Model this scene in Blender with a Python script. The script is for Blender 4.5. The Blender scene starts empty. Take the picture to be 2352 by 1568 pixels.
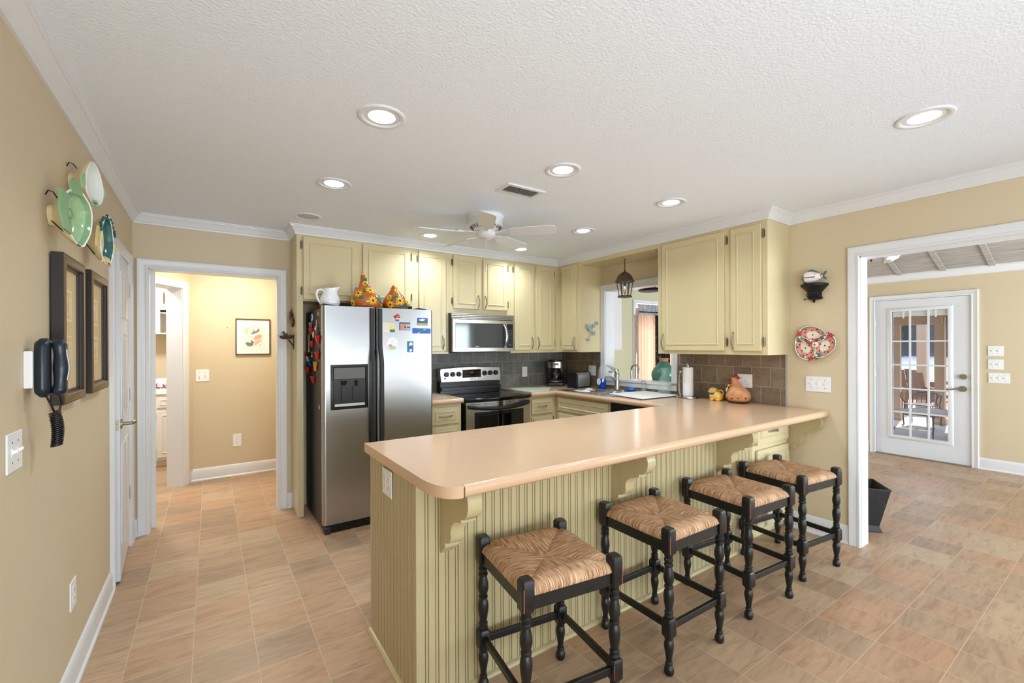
import bpy, bmesh, math, random
from mathutils import Vector, Matrix
random.seed(7)
PI = math.pi
SC = bpy.context.scene
COL = SC.collection

# ------------------------------------------------------------------ camera
W_IMG, H_IMG = 2352, 1568
F_PX, YAW, ROLL, CY_PX, CAM_H = 1013.3657, 0.5993, -0.0039, 793.679, 1.443
_f = Vector((math.sin(YAW), math.cos(YAW), 0)); _r = Vector((math.cos(YAW), -math.sin(YAW), 0)); _u = Vector((0, 0, 1))
_rr = math.cos(ROLL) * _r + math.sin(ROLL) * _u
_uu = -math.sin(ROLL) * _r + math.cos(ROLL) * _u
cam_d = bpy.data.cameras.new('camera'); cam = bpy.data.objects.new('camera', cam_d); COL.objects.link(cam)
m = Matrix((( _rr.x, _uu.x, -_f.x, 0), (_rr.y, _uu.y, -_f.y, 0), (_rr.z, _uu.z, -_f.z, CAM_H), (0, 0, 0, 1)))
cam.matrix_world = m
cam_d.sensor_width = 36.0; cam_d.sensor_fit = 'HORIZONTAL'
cam_d.lens = F_PX / W_IMG * 36.0
cam_d.shift_y = (CY_PX - H_IMG / 2) / W_IMG
cam_d.clip_start = 0.02; cam_d.clip_end = 400
SC.camera = cam

# ------------------------------------------------------------------ view, world, sun, window daylight
SC.view_settings.view_transform = 'Standard'; SC.view_settings.look = 'None'
SC.view_settings.exposure = 0.32; SC.view_settings.gamma = 1.0; SC.view_settings.use_curve_mapping = False
SC.cycles.max_bounces = 8; SC.cycles.diffuse_bounces = 5; SC.cycles.glossy_bounces = 4; SC.cycles.transmission_bounces = 8
SC.cycles.transparent_max_bounces = 10; SC.cycles.sample_clamp_indirect = 6.0; SC.cycles.caustics_reflective = False; SC.cycles.caustics_refractive = False
SC.cycles.use_denoising = True
LENS_E = 7.0           # visible glow of the lens
BEAM_W = 4.5          # recessed lamp lens emission
FILL_REAR = 112.0        # unseen upward fill added behind the camera, W
DAY_DEN = 230.0
DAY_PASS = 100.0
HALL_W = 20.0
LAUNDRY_W = 34.0
w = bpy.data.worlds.new('world'); SC.world = w; w.use_nodes = True
nt = w.node_tree; bg = nt.nodes['Background']
sky = nt.nodes.new('ShaderNodeTexSky'); sky.sky_type = 'NISHITA'; sky.sun_disc = False
sky.sun_elevation = math.radians(48); sky.sun_rotation = math.radians(60)
nt.links.new(sky.outputs[0], bg.inputs[0]); bg.inputs[1].default_value = 0.5

def lamp(name, kind, loc, rot, energy, color=(1, 1, 1), **kw):
    d = bpy.data.lights.new(name, kind); d.energy = energy; d.color = color
    for k, v in kw.items(): setattr(d, k, v)
    o = bpy.data.objects.new(name, d); COL.objects.link(o); o.location = loc; o.rotation_euler = rot
    return o
lamp('sun', 'SUN', (12, 0, 8), (math.radians(38), 0, math.radians(100)), 5.0, (1, .95, .86), angle=math.radians(.6))
# added kitchen uplight, then daylight through unseen windows (rear walls of kitchen and den)
lamp('uplight_fill_kitchen', 'AREA', (.52, -2.3, .80), (math.radians(152), 0, 0), FILL_REAR, (.84, .93, 1), shape='RECTANGLE', size=1.9, size_y=1.8)  # unseen uplight added to brighten the ceiling, not a window
lamp('window_daylight_low', 'AREA', (2.85, -2.93, .78), (math.radians(90), 0, 0), 14.0, (.95, .98, 1), shape='RECTANGLE', size=1.8, size_y=1.25)
lamp('window_daylight_den', 'AREA', (5.6, -2.8, 1.3), (math.radians(120), 0, 0), DAY_DEN, (.76, .89, 1), shape='RECTANGLE', size=2.8, size_y=1.7)
lamp('window_daylight_curtains', 'AREA', (6.1, 4.75, 1.1), (math.radians(-90), 0, 0), DAY_PASS, (.95, .98, 1), shape='RECTANGLE', size=1.7, size_y=1.9)
lamp('hall_ceiling_lamp', 'AREA', (.25, 5.15, 2.40), (0, 0, 0), HALL_W, (1, .92, .76), shape='DISK', size=.3)
lamp('laundry_ceiling_lamp', 'AREA', (-.75, 5.9, 2.38), (0, 0, 0), LAUNDRY_W, (.95, .97, 1), shape='DISK', size=.4)

# ------------------------------------------------------------------ materials
def srgb(r, g, b):
    def c(v):
        v /= 255.0
        return v / 12.92 if v <= .04045 else ((v + .055) / 1.055) ** 2.4
    return (c(r), c(g), c(b), 1)
def mat(name, col, rough=.5, metal=0, bump=0, bscale=60, var=0, vscale=4, spec=.5, emit=0, trans=0, alpha=1, ior=1.45, coat=0, stretch=None, bdist=.002):
    M = bpy.data.materials.new(name); M.use_nodes = True
    n = M.node_tree.nodes; l = M.node_tree.links; p = n['Principled BSDF']
    p.inputs['Base Color'].default_value = col; p.inputs['Roughness'].default_value = rough; p.inputs['Metallic'].default_value = metal
    p.inputs['Specular IOR Level'].default_value = spec; p.inputs['IOR'].default_value = ior
    if trans: p.inputs['Transmission Weight'].default_value = trans
    if alpha < 1: p.inputs['Alpha'].default_value = alpha
    if coat: p.inputs['Coat Weight'].default_value = coat; p.inputs['Coat Roughness'].default_value = .08
    if emit: p.inputs['Emission Color'].default_value = col; p.inputs['Emission Strength'].default_value = emit
    if bump or var:
        tc = n.new('ShaderNodeTexCoord'); mp = n.new('ShaderNodeMapping'); l.new(tc.outputs['Object'], mp.inputs[0])
        if stretch: mp.inputs['Scale'].default_value = stretch
    if bump:
        t = n.new('ShaderNodeTexNoise'); t.inputs['Scale'].default_value = bscale; t.inputs['Detail'].default_value = 4; l.new(mp.outputs[0], t.inputs[0])
        b = n.new('ShaderNodeBump'); b.inputs['Strength'].default_value = bump; b.inputs['Distance'].default_value = bdist
        l.new(t.outputs[0], b.inputs['Height']); l.new(b.outputs[0], p.inputs['Normal'])
    if var:
        t2 = n.new('ShaderNodeTexNoise'); t2.inputs['Scale'].default_value = vscale; t2.inputs['Detail'].default_value = 5; l.new(mp.outputs[0], t2.inputs[0])
        rp = n.new('ShaderNodeValToRGB'); rp.color_ramp.elements[0].position = .3; rp.color_ramp.elements[1].position = .7
        rp.color_ramp.elements[0].color = tuple(max(0, c * (1 - var)) for c in col[:3]) + (1,)
        rp.color_ramp.elements[1].color = tuple(min(1, c * (1 + var)) for c in col[:3]) + (1,)
        l.new(t2.outputs[0], rp.inputs[0]); l.new(rp.outputs[0], p.inputs['Base Color'])
    return M
def nmath(n, l, op, a, b=None, c=None):
    x = n.new('ShaderNodeMath'); x.operation = op
    for i, v in enumerate((a, b, c)):
        if v is None: continue
        if isinstance(v, (int, float)): x.inputs[i].default_value = v
        else: l.new(v, x.inputs[i])
    return x.outputs[0]
def ramp(n, l, fac, stops):
    r = n.new('ShaderNodeValToRGB'); e = r.color_ramp.elements
    while len(e) < len(stops): e.new(.5)
    for i, (p, c) in enumerate(stops): e[i].position = p; e[i].color = c
    l.new(fac, r.inputs[0]); return r.outputs[0]
def mix(n, l, fac, a, b, blend='MIX'):
    x = n.new('ShaderNodeMix'); x.data_type = 'RGBA'; x.blend_type = blend
    for s, v in ((0, fac), (6, a), (7, b)):
        if isinstance(v, (int, float)): x.inputs[s].default_value = v
        elif isinstance(v, tuple): x.inputs[s].default_value = v
        else: l.new(v, x.inputs[s])
    return x.outputs[2]

def floor_mat():
    M = bpy.data.materials.new('vinyl_tile_floor'); M.use_nodes = True; n = M.node_tree.nodes; l = M.node_tree.links; p = n['Principled BSDF']
    tc = n.new('ShaderNodeTexCoord'); mp = n.new('ShaderNodeMapping'); l.new(tc.outputs['Object'], mp.inputs[0])
    mp.inputs['Location'].default_value = (-.055 + 5 * .249, -1.067 + 16 * .249, 0)
    br = n.new('ShaderNodeTexBrick'); br.offset = 0; br.squash = 1; br.inputs['Scale'].default_value = 1
    br.inputs['Brick Width'].default_value = .249; br.inputs['Row Height'].default_value = .249; br.inputs['Mortar Size'].default_value = .0021; br.inputs['Mortar Smooth'].default_value = .35
    br.inputs['Color1'].default_value = (0, 0, 0, 1); br.inputs['Color2'].default_value = (1, 1, 1, 1); br.inputs['Mortar'].default_value = (.5, .5, .5, 1); br.inputs['Bias'].default_value = 0
    l.new(mp.outputs[0], br.inputs[0])
    tone = ramp(n, l, br.outputs['Color'], [(0, srgb(156, 130, 106)), (.35, srgb(170, 142, 114)), (.65, srgb(176, 138, 108)), (1, srgb(180, 156, 128))])
    # veins: noise pulled along a diagonal, shifted tile by tile
    wn = n.new('ShaderNodeMapping'); l.new(tc.outputs['Object'], wn.inputs[0]); wn.inputs['Rotation'].default_value = (0, 0, math.radians(-22)); wn.inputs['Scale'].default_value = (4.5, 26, 1)
    ad = n.new('ShaderNodeVectorMath'); ad.operation = 'ADD'; l.new(wn.outputs[0], ad.inputs[0])
    sc_ = n.new('ShaderNodeVectorMath'); sc_.operation = 'SCALE'; l.new(br.outputs['Color'], sc_.inputs[0]); sc_.inputs['Scale'].default_value = 13; l.new(sc_.outputs[0], ad.inputs[1])
    t = n.new('ShaderNodeTexNoise'); t.inputs['Scale'].default_value = 1; t.inputs['Detail'].default_value = 7; t.inputs['Roughness'].default_value = .68; t.inputs['Distortion'].default_value = .9; l.new(ad.outputs[0], t.inputs[0])
    v = ramp(n, l, t.outputs[0], [(.28, (.60, .56, .53, 1)), (.5, (1, 1, 1, 1)), (.74, (1.26, 1.25, 1.22, 1))])
    c = mix(n, l, .8, tone, v, 'MULTIPLY')
    c = mix(n, l, nmath(n, l, 'MULTIPLY', br.outputs['Fac'], .6), c, srgb(206, 182, 156))
    l.new(c, p.inputs['Base Color']); p.inputs['Roughness'].default_value = .38; p.inputs['Specular IOR Level'].default_value = .42
    b = n.new('ShaderNodeBump'); b.inputs['Strength'].default_value = .25; b.inputs['Distance'].default_value = .002
    h = nmath(n, l, 'SUBTRACT', nmath(n, l, 'MULTIPLY', t.outputs[0], .6), br.outputs['Fac']); l.new(h, b.inputs['Height']); l.new(b.outputs[0], p.inputs['Normal'])
    return M
def slate_mat(name, ax, c1, c2):
    M = bpy.data.materials.new(name); M.use_nodes = True; n = M.node_tree.nodes; l = M.node_tree.links; p = n['Principled BSDF']
    tc = n.new('ShaderNodeTexCoord'); sp = n.new('ShaderNodeSeparateXYZ'); l.new(tc.outputs['Object'], sp.inputs[0]); cb = n.new('ShaderNodeCombineXYZ')
    l.new(sp.outputs[ax], cb.inputs[0]); l.new(nmath(n, l, 'ADD', sp.outputs[2], -.949 + .16 * 8 + .003), cb.inputs[1])
    t0 = n.new('ShaderNodeTexNoise'); t0.inputs['Scale'].default_value = 30; l.new(tc.outputs['Object'], t0.inputs[0])
    dv = n.new('ShaderNodeVectorMath'); dv.operation = 'SCALE'; l.new(t0.outputs['Color'], dv.inputs[0]); dv.inputs['Scale'].default_value = .004
    av = n.new('ShaderNodeVectorMath'); av.operation = 'ADD'; l.new(cb.outputs[0], av.inputs[0]); l.new(dv.outputs[0], av.inputs[1])
    br = n.new('ShaderNodeTexBrick'); br.offset = .5; br.inputs['Scale'].default_value = 1; br.inputs['Brick Width'].default_value = .155; br.inputs['Row Height'].default_value = .16
    br.inputs['Mortar Size'].default_value = .0022; br.inputs['Mortar Smooth'].default_value = .2; br.inputs['Color1'].default_value = (0, 0, 0, 1); br.inputs['Color2'].default_value = (1, 1, 1, 1); br.inputs['Bias'].default_value = 0
    l.new(av.outputs[0], br.inputs[0])
    t = n.new('ShaderNodeTexNoise'); t.inputs['Scale'].default_value = 14; t.inputs['Detail'].default_value = 6; t.inputs['Distortion'].default_value = 1; l.new(tc.outputs['Object'], t.inputs[0])
    base = ramp(n, l, br.outputs['Color'], [(0, c1), (1, c2)])
    c = mix(n, l, .7, base, ramp(n, l, t.outputs[0], [(.3, (.7, .7, .7, 1)), (.7, (1.3, 1.27, 1.22, 1))]), 'MULTIPLY')
    c = mix(n, l, nmath(n, l, 'MULTIPLY', br.outputs['Fac'], .9), c, srgb(172, 164, 150))
    l.new(c, p.inputs['Base Color']); p.inputs['Roughness'].default_value = .5
    b = n.new('ShaderNodeBump'); b.inputs['Strength'].default_value = .5; b.inputs['Distance'].default_value = .004
    l.new(nmath(n, l, 'SUBTRACT', nmath(n, l, 'MULTIPLY', t.outputs[0], .7), br.outputs['Fac']), b.inputs['Height']); l.new(b.outputs[0], p.inputs['Normal'])
    return M
def strand_mat(name, along, c1, c2, c3):
    M = bpy.data.materials.new(name); M.use_nodes = True; n = M.node_tree.nodes; l = M.node_tree.links; p = n['Principled BSDF']
    tc = n.new('ShaderNodeTexCoord'); mp = n.new('ShaderNodeMapping'); l.new(tc.outputs['Object'], mp.inputs[0])
    mp.inputs['Scale'].default_value = (16, 260, 16) if along == 'x' else (260, 16, 16)
    t = n.new('ShaderNodeTexNoise'); t.inputs['Scale'].default_value = 1; t.inputs['Detail'].default_value = 3; l.new(mp.outputs[0], t.inputs[0])
    c = ramp(n, l, t.outputs[0], [(.3, c1), (.5, c2), (.72, c3)]); l.new(c, p.inputs['Base Color']); p.inputs['Roughness'].default_value = .55
    b = n.new('ShaderNodeBump'); b.inputs['Strength'].default_value = .9; b.inputs['Distance'].default_value = .004; l.new(t.outputs[0], b.inputs['Height']); l.new(b.outputs[0], p.inputs['Normal'])
    return M
def wood_mat(name, c1, c2, stretch=(3, 30, 30), rough=.5):
    M = bpy.data.materials.new(name); M.use_nodes = True; n = M.node_tree.nodes; l = M.node_tree.links; p = n['Principled BSDF']
    tc = n.new('ShaderNodeTexCoord'); mp = n.new('ShaderNodeMapping'); l.new(tc.outputs['Object'], mp.inputs[0]); mp.inputs['Scale'].default_value = stretch
    t = n.new('ShaderNodeTexNoise'); t.inputs['Scale'].default_value = 1; t.inputs['Detail'].default_value = 5; t.inputs['Distortion'].default_value = 1.4; l.new(mp.outputs[0], t.inputs[0])
    l.new(ramp(n, l, t.outputs[0], [(.3, c1), (.7, c2)]), p.inputs['Base Color']); p.inputs['Roughness'].default_value = rough
    return M
def steel_mat(name, col, rough, stretch, strength=.06):
    M = bpy.data.materials.new(name); M.use_nodes = True; n = M.node_tree.nodes; l = M.node_tree.links; p = n['Principled BSDF']
    p.inputs['Base Color'].default_value = col; p.inputs['Metallic'].default_value = 1; p.inputs['Roughness'].default_value = rough
    tc = n.new('ShaderNodeTexCoord'); mp = n.new('ShaderNodeMapping'); l.new(tc.outputs['Object'], mp.inputs[0]); mp.inputs['Scale'].default_value = stretch
    t = n.new('ShaderNodeTexNoise'); t.inputs['Scale'].default_value = 1; t.inputs['Detail'].default_value = 3; l.new(mp.outputs[0], t.inputs[0])
    b = n.new('ShaderNodeBump'); b.inputs['Strength'].default_value = strength; b.inputs['Distance'].default_value = .02; l.new(t.outputs[0], b.inputs['Height']); l.new(b.outputs[0], p.inputs['Normal'])
    return M
def thin_glass(name, col, ior):
    M = bpy.data.materials.new(name); M.use_nodes = True; n = M.node_tree.nodes; l = M.node_tree.links; n.remove(n['Principled BSDF'])
    t = n.new('ShaderNodeBsdfTransparent'); t.inputs[0].default_value = col; g = n.new('ShaderNodeBsdfGlossy'); g.inputs['Roughness'].default_value = .03
    f = n.new('ShaderNodeFresnel'); f.inputs[0].default_value = ior; x = n.new('ShaderNodeMixShader')
    l.new(f.outputs[0], x.inputs[0]); l.new(t.outputs[0], x.inputs[1]); l.new(g.outputs[0], x.inputs[2]); l.new(x.outputs[0], n['Material Output'].inputs[0]); return M
def sheer_mat():
    M = mat('peach_sheer_curtain', srgb(206, 182, 164), .8, var=.06, vscale=3, stretch=(14, 1, .4)); n = M.node_tree.nodes; l = M.node_tree.links
    t = n.new('ShaderNodeBsdfTranslucent'); t.inputs[0].default_value = srgb(236, 214, 198); x = n.new('ShaderNodeMixShader'); x.inputs[0].default_value = .45
    l.new(n['Principled BSDF'].outputs[0], x.inputs[1]); l.new(t.outputs[0], x.inputs[2]); l.new(x.outputs[0], n['Material Output'].inputs[0]); return M
def floral_mat():
    M = bpy.data.materials.new('dark_floral_fabric'); M.use_nodes = True; n = M.node_tree.nodes; l = M.node_tree.links; p = n['Principled BSDF']
    tc = n.new('ShaderNodeTexCoord'); v = n.new('ShaderNodeTexVoronoi'); v.inputs['Scale'].default_value = 34; l.new(tc.outputs['Object'], v.inputs[0])
    sp = n.new('ShaderNodeSeparateColor'); l.new(v.outputs['Color'], sp.inputs[0])
    c = ramp(n, l, sp.outputs[0], [(.0, srgb(22, 22, 28)), (.45, srgb(30, 30, 36)), (.55, srgb(120, 50, 50)), (.72, srgb(62, 68, 58)), (.9, srgb(140, 112, 92))])
    m_ = nmath(n, l, 'LESS_THAN', v.outputs['Distance'], .42); c = mix(n, l, m_, srgb(24, 23, 28), c)
    l.new(c, p.inputs['Base Color']); p.inputs['Roughness'].default_value = .9
    return M

MT = dict(
 wall=mat('tan_wall_paint', srgb(210, 195, 166), .55, bump=.05, bscale=220, var=.015, vscale=2),
 green=mat('daylit_wall_paint', srgb(215, 212, 182), .6),  # greenish cast of the daylight painted into the wall colour
 ceil=mat('white_textured_ceiling', srgb(234, 242, 252), .9, bump=.5, bscale=95, bdist=.006),
 white=mat('white_trim_paint', srgb(224, 226, 230), .32, var=.01),
 door=mat('white_door_paint', srgb(222, 226, 232), .35),
 cab=mat('cream_cabinet_paint', srgb(211, 197, 158), .27, var=.02, vscale=3),
 glaze=mat('antiqued_cabinet_glaze', srgb(152, 137, 98), .4),
 bead=mat('cream_beadboard_paint', srgb(186, 172, 133), .3, var=.04, vscale=5, stretch=(6, 6, .6)),
 floor=floor_mat(),
 counter=mat('peach_laminate', srgb(208, 174, 143), .17, var=.015, vscale=30, spec=.6),
 slateb=slate_mat('slate_tile_grey_light', 0, srgb(100, 102, 101), srgb(122, 120, 114)),  # back wall slate, its greyer light painted into the colour
 slater=slate_mat('slate_tile_brown_light', 1, srgb(112, 98, 82), srgb(134, 119, 100)),  # same slate with the browner light of the sink wall painted in
 steel=steel_mat('brushed_steel', srgb(182, 184, 187), .25, (1.4, 1.4, 5), .05),
 steel2=steel_mat('satin_steel', srgb(200, 198, 194), .24, (40, 40, 3), .03),
 steel3=mat('dull_steel', srgb(176, 176, 176), .34, .75),
 chrome=mat('chrome', srgb(210, 210, 212), .12, 1),
 nickel=mat('antique_pewter', srgb(160, 151, 132), .4, .8),
 brass=mat('aged_brass_hinge', srgb(128, 116, 90), .4, .85),
 black=mat('black_plastic', srgb(20, 20, 21), .3),
 blackm=mat('matte_black_plastic', srgb(40, 40, 41), .5),
 gap=mat('dark_gap', srgb(16, 15, 14), .8),
 glassb=mat('black_glass', srgb(10, 10, 11), .05, spec=.7),
 mwglass=mat('smoked_glass', srgb(60, 64, 68), .08, spec=.8),
 paintblk=mat('black_distressed_paint', srgb(24, 23, 23), .33, var=.25, vscale=20),
 rub=mat('rubbed_through_wood', srgb(128, 72, 48), .6),
 rushx=strand_mat('rush_weave_across', 'x', srgb(112, 74, 48), srgb(186, 142, 104), srgb(226, 198, 168)),
 rushy=strand_mat('rush_weave_along', 'y', srgb(112, 74, 48), srgb(186, 142, 104), srgb(226, 198, 168)),
 glass=mat('clear_glass', (1, 1, 1, 1), .02, trans=1, ior=1.45),
 clearg=mat('clear_thin_glass', (.55, .68, .66, 1), .04, alpha=.13, spec=1),
 pane=mat('thin_window_glass', (1, 1, 1, 1), .02, alpha=.05, spec=.5),
 lens=mat('lamp_lens', (.84, .94, 1, 1), .5, emit=LENS_E),
 slot=mat('outlet_slot', srgb(96, 96, 98), .6),
 plate=mat('white_plate_plastic', srgb(236, 238, 240), .35),
 ivory=mat('ivory_glaze', srgb(226, 206, 164), .3),
 wood=wood_mat('dark_walnut_frame', srgb(70, 46, 30), srgb(104, 72, 46)),
 navy=mat('navy_black_frame', srgb(40, 34, 34), .4),
 bronzef=mat('brown_bronze_frame_face', srgb(120, 98, 72), .4, .2),
 matb=mat('beige_mat_board', srgb(214, 190, 142), .9, var=.03, vscale=8),
 paper=mat('off_white_paper', srgb(232, 226, 214), .9),
 red=mat('red_plastic', srgb(196, 20, 26), .3),
 orange=mat('orange_plastic', srgb(238, 150, 40), .35),
 blue=mat('blue_plastic', srgb(20, 90, 200), .3),
 yellow=mat('sunflower_yellow', srgb(244, 190, 40), .4),
 terra=mat('painted_gourd_orange_brown', srgb(186, 100, 44), .16, var=.2, vscale=9, coat=.5),
 leaf=mat('painted_leaf_green', srgb(60, 112, 62), .3),
 brownc=mat('painted_dark_centre', srgb(52, 32, 22), .4),
 teal=mat('painted_teal', srgb(40, 120, 130), .3),
 porcelain=mat('white_porcelain', srgb(238, 238, 240), .12, coat=.4),
 iron=mat('black_iron', srgb(30, 29, 29), .45, .4),
 bronze=mat('oil_rubbed_bronze', srgb(92, 78, 66), .45, .5, var=.3, vscale=40),
 hen=mat('terracotta_hen_glaze', srgb(206, 146, 104), .35, var=.1, vscale=14),
 henspot=mat('hen_spot', srgb(110, 62, 44), .5),
 rooster=mat('red_comb', srgb(176, 36, 44), .4),
 cowy=mat('yellow_glaze', srgb(240, 196, 90), .2, var=.12, vscale=30, coat=.3),
 greenv=mat('green_vase_glaze', srgb(70, 126, 106), .28, var=.25, vscale=9, coat=.3),
 mint=mat('pale_mint_board', srgb(206, 218, 206), .25),
 tanb=mat('speckled_tan_board', srgb(196, 168, 150), .4, var=.06, vscale=90),
 towel=mat('white_paper_towel', srgb(240, 240, 242), .9, bump=.3, bscale=60),
 liquid=mat('blue_dish_soap', srgb(20, 80, 220), .1, spec=.6),
 clearp=mat('clear_plastic', (.8, .82, .84, 1), .1, alpha=.2),
 sheer=sheer_mat(),
 floral=floral_mat(),
 lace=mat('grey_lace_valance', srgb(176, 178, 188), .9, var=.35, vscale=22, stretch=(2, 1, .5)),
 slat=mat('white_blind_slat', srgb(222, 226, 228), .5),
 tinblk=mat('black_tin', srgb(52, 52, 54), .42, .3, var=.15, vscale=20),
 panelw=wood_mat('pale_wood_panelling', srgb(150, 144, 138), srgb(186, 181, 176), (24, 2.5, 24), .6),
 concrete=mat('patio_concrete', srgb(186, 178, 168), .9, var=.06),
 stucco=mat('tan_stucco_post', srgb(196, 164, 136), .85),
 deckw=wood_mat('weathered_deck_wood', srgb(120, 78, 50), srgb(176, 126, 84), (30, 3, 30), .7),
 wicker=mat('brown_woven_chair', srgb(132, 90, 60), .8, var=.2, vscale=30),
 water=mat('lake_water', srgb(50, 72, 112), .35, bump=1, bscale=.9, bdist=.6, spec=.25, stretch=(1, .4, 1), var=.5, vscale=1.6),
 trees=mat('far_tree_foliage', srgb(54, 60, 62), .95, var=.45, vscale=1.2),
 flower=mat('red_poinsettia', srgb(200, 20, 40), .6),
 greyleaf=mat('patinated_metal', srgb(158, 180, 180), .4, .2, var=.2, vscale=60),
 pink=mat('pink_fish_glaze', srgb(214, 140, 128), .15, var=.12, vscale=60, coat=.5),
 fgreen=mat('grey_green_fish_glaze', srgb(92, 112, 98), .15, var=.15, vscale=40, coat=.5),
 fwhite=mat('cream_fish_glaze', srgb(228, 220, 206), .15, coat=.5),
 fred=mat('red_fish_glaze', srgb(180, 62, 66), .2, coat=.4),
 celadon=mat('celadon_glaze', srgb(160, 196, 150), .1, var=.14, vscale=24, coat=.6),
 celadond=mat('deep_celadon_glaze', srgb(126, 168, 124), .1, coat=.6),
 paleg=mat('pale_green_white_glaze', srgb(222, 230, 226), .1, coat=.6),
 petrol=mat('petrol_green_glaze', srgb(38, 96, 98), .15, var=.3, vscale=40, coat=.5),
 butter=mat('butter_yellow_glaze', srgb(230, 214, 150), .15, var=.1, vscale=40, coat=.5),
 phone=mat('navy_black_phone', srgb(22, 34, 48), .3),
 silver=mat('silver_plastic', srgb(190, 190, 192), .35, .6),
 tinwhite=mat('off_white_appliance', srgb(236, 236, 240), .35),
 lcab=mat('white_laundry_paint', srgb(226, 222, 214), .4),
 nest=mat('twig_nest', srgb(92, 66, 52), .9, bump=.8, bscale=80, var=.3, vscale=60),
 nut=mat('polished_brown_wood', srgb(98, 52, 34), .25, var=.15, vscale=30),
)

# ------------------------------------------------------------------ mesh builder
class B:
    def __init__(s, T=None): s.bm = bmesh.new(); s.T = T; s.mi = 0
    def v(s, p):
        p = Vector(p)
        return s.bm.verts.new(s.T @ p if s.T is not None else p)
    def f(s, vs):
        try: x = s.bm.faces.new(vs); x.material_index = s.mi; return x
        except ValueError: return None
    def box(s, x0, x1, y0, y1, z0, z1):
        a = [s.v((x, y, z)) for z in (z0, z1) for y in (y0, y1) for x in (x0, x1)]
        for q in ((0, 2, 3, 1), (4, 5, 7, 6), (0, 1, 5, 4), (2, 6, 7, 3), (0, 4, 6, 2), (1, 3, 7, 5)): s.f([a[i] for i in q])
        return s
    def hexa(s, pts):
        a = [s.v(p) for p in pts]
        for q in ((0, 3, 2, 1), (4, 5, 6, 7), (0, 1, 5, 4), (1, 2, 6, 5), (2, 3, 7, 6), (3, 0, 4, 7)): s.f([a[i] for i in q])
        return s
    def rings(s, rs, closed=False, cap=True):
        R = [[s.v(p) for p in r] for r in rs]; n = len(R[0])
        for i in range(len(R) - 1 + (1 if closed else 0)):
            a, b = R[i], R[(i + 1) % len(R)]
            for k in range(n): s.f([a[k], a[(k + 1) % n], b[(k + 1) % n], b[k]])
        if cap and not closed: s.f(R[0][::-1]); s.f(R[-1])
        return s
    def lathe(s, prof, c=(0, 0, 0), n=24, ax='z', sx=1, sy=1, cap=True):
        c = Vector(c); rs = []
        for r, z in prof:
            ring = []
            for k in range(n):
                a = 2 * PI * k / n; p = Vector((r * sx * math.cos(a), r * sy * math.sin(a), z))
                if ax == 'y': p = Vector((p.x, p.z, p.y))
                if ax == 'x': p = Vector((p.z, p.x, p.y))
                ring.append(c + p)
            rs.append(ring)
        return s.rings(rs, cap=cap)
    def cyl(s, p0, p1, r0, r1=None, n=14): return s.tube([p0, p1], [r0, r0 if r1 is None else r1], n)
    def tube(s, pts, r, n=8, closed=False):
        pts = [Vector(p) for p in pts]; N = len(pts); rr = r if isinstance(r, (list, tuple)) else [r] * N
        rs = []; ref = None
        for i, p in enumerate(pts):
            if closed: d = pts[(i + 1) % N] - pts[i - 1]
            else: d = pts[min(i + 1, N - 1)] - pts[max(i - 1, 0)]
            if d.length < 1e-9: d = Vector((0, 0, 1))
            d.normalize()
            if ref is None: ref = Vector((0, 0, 1)) if abs(d.z) < .9 else Vector((1, 0, 0))
            u = ref - d * ref.dot(d)
            if u.length < 1e-6: u = d.orthogonal()
            u.normalize(); w_ = d.cross(u); ref = u
            rs.append([p + (u * math.cos(2 * PI * k / n) + w_ * math.sin(2 * PI * k / n)) * rr[i] for k in range(n)])
        return s.rings(rs, closed)
    def ball(s, c, r, n=14, m=9, R=None):
        c = Vector(c); r = (r, r, r) if isinstance(r, (int, float)) else r
        rs = []
        for i in range(m + 1):
            t = PI * (.02 + .96 * i / m); ring = []
            for k in range(n):
                a = 2 * PI * k / n; p = Vector((r[0] * math.sin(t) * math.cos(a), r[1] * math.sin(t) * math.sin(a), -r[2] * math.cos(t)))
                ring.append(c + (R @ p if R is not None else p))
            rs.append(ring)
        return s.rings(rs)
    def prism(s, poly, n0, n1):
        a = [s.v((p[0], p[1], n0)) for p in poly]; b = [s.v((p[0], p[1], n1)) for p in poly]; k = len(poly)
        s.f(a[::-1]); s.f(b)
        for i in range(k): s.f([a[i], a[(i + 1) % k], b[(i + 1) % k], b[i]])
        return s
    def sweep(s, path, prof, closed=False):
        """path: 2D points (u,v); prof: closed polygon of (offset to the left of the path, n)"""
        N = len(path); P = [Vector(p) for p in path]; rs = []
        for i in range(N):
            d1 = (P[i] - P[i - 1]) if (i > 0 or closed) else None
            d2 = (P[(i + 1) % N] - P[i]) if (i < N - 1 or closed) else None
            ns = [Vector((-d.y, d.x)).normalized() for d in (d1, d2) if d is not None]
            mm = ns[0] if len(ns) == 1 else (ns[0] + ns[1]) / (1 + ns[0].dot(ns[1]))
            rs.append([(P[i].x + mm.x * o, P[i].y + mm.y * o, z) for o, z in prof])
        return s.rings(rs, closed)
    def grid(s, fn, nu, nv, cu=False):
        g = [[s.v(fn(i / nu, j / nv)) for j in range(nv + 1)] for i in range(nu + (0 if cu else 1))]
        for i in range(nu):
            a, b = g[i], g[(i + 1) % len(g)]
            for j in range(nv): s.f([a[j], b[j], b[j + 1], a[j + 1]])
        return s

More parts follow.
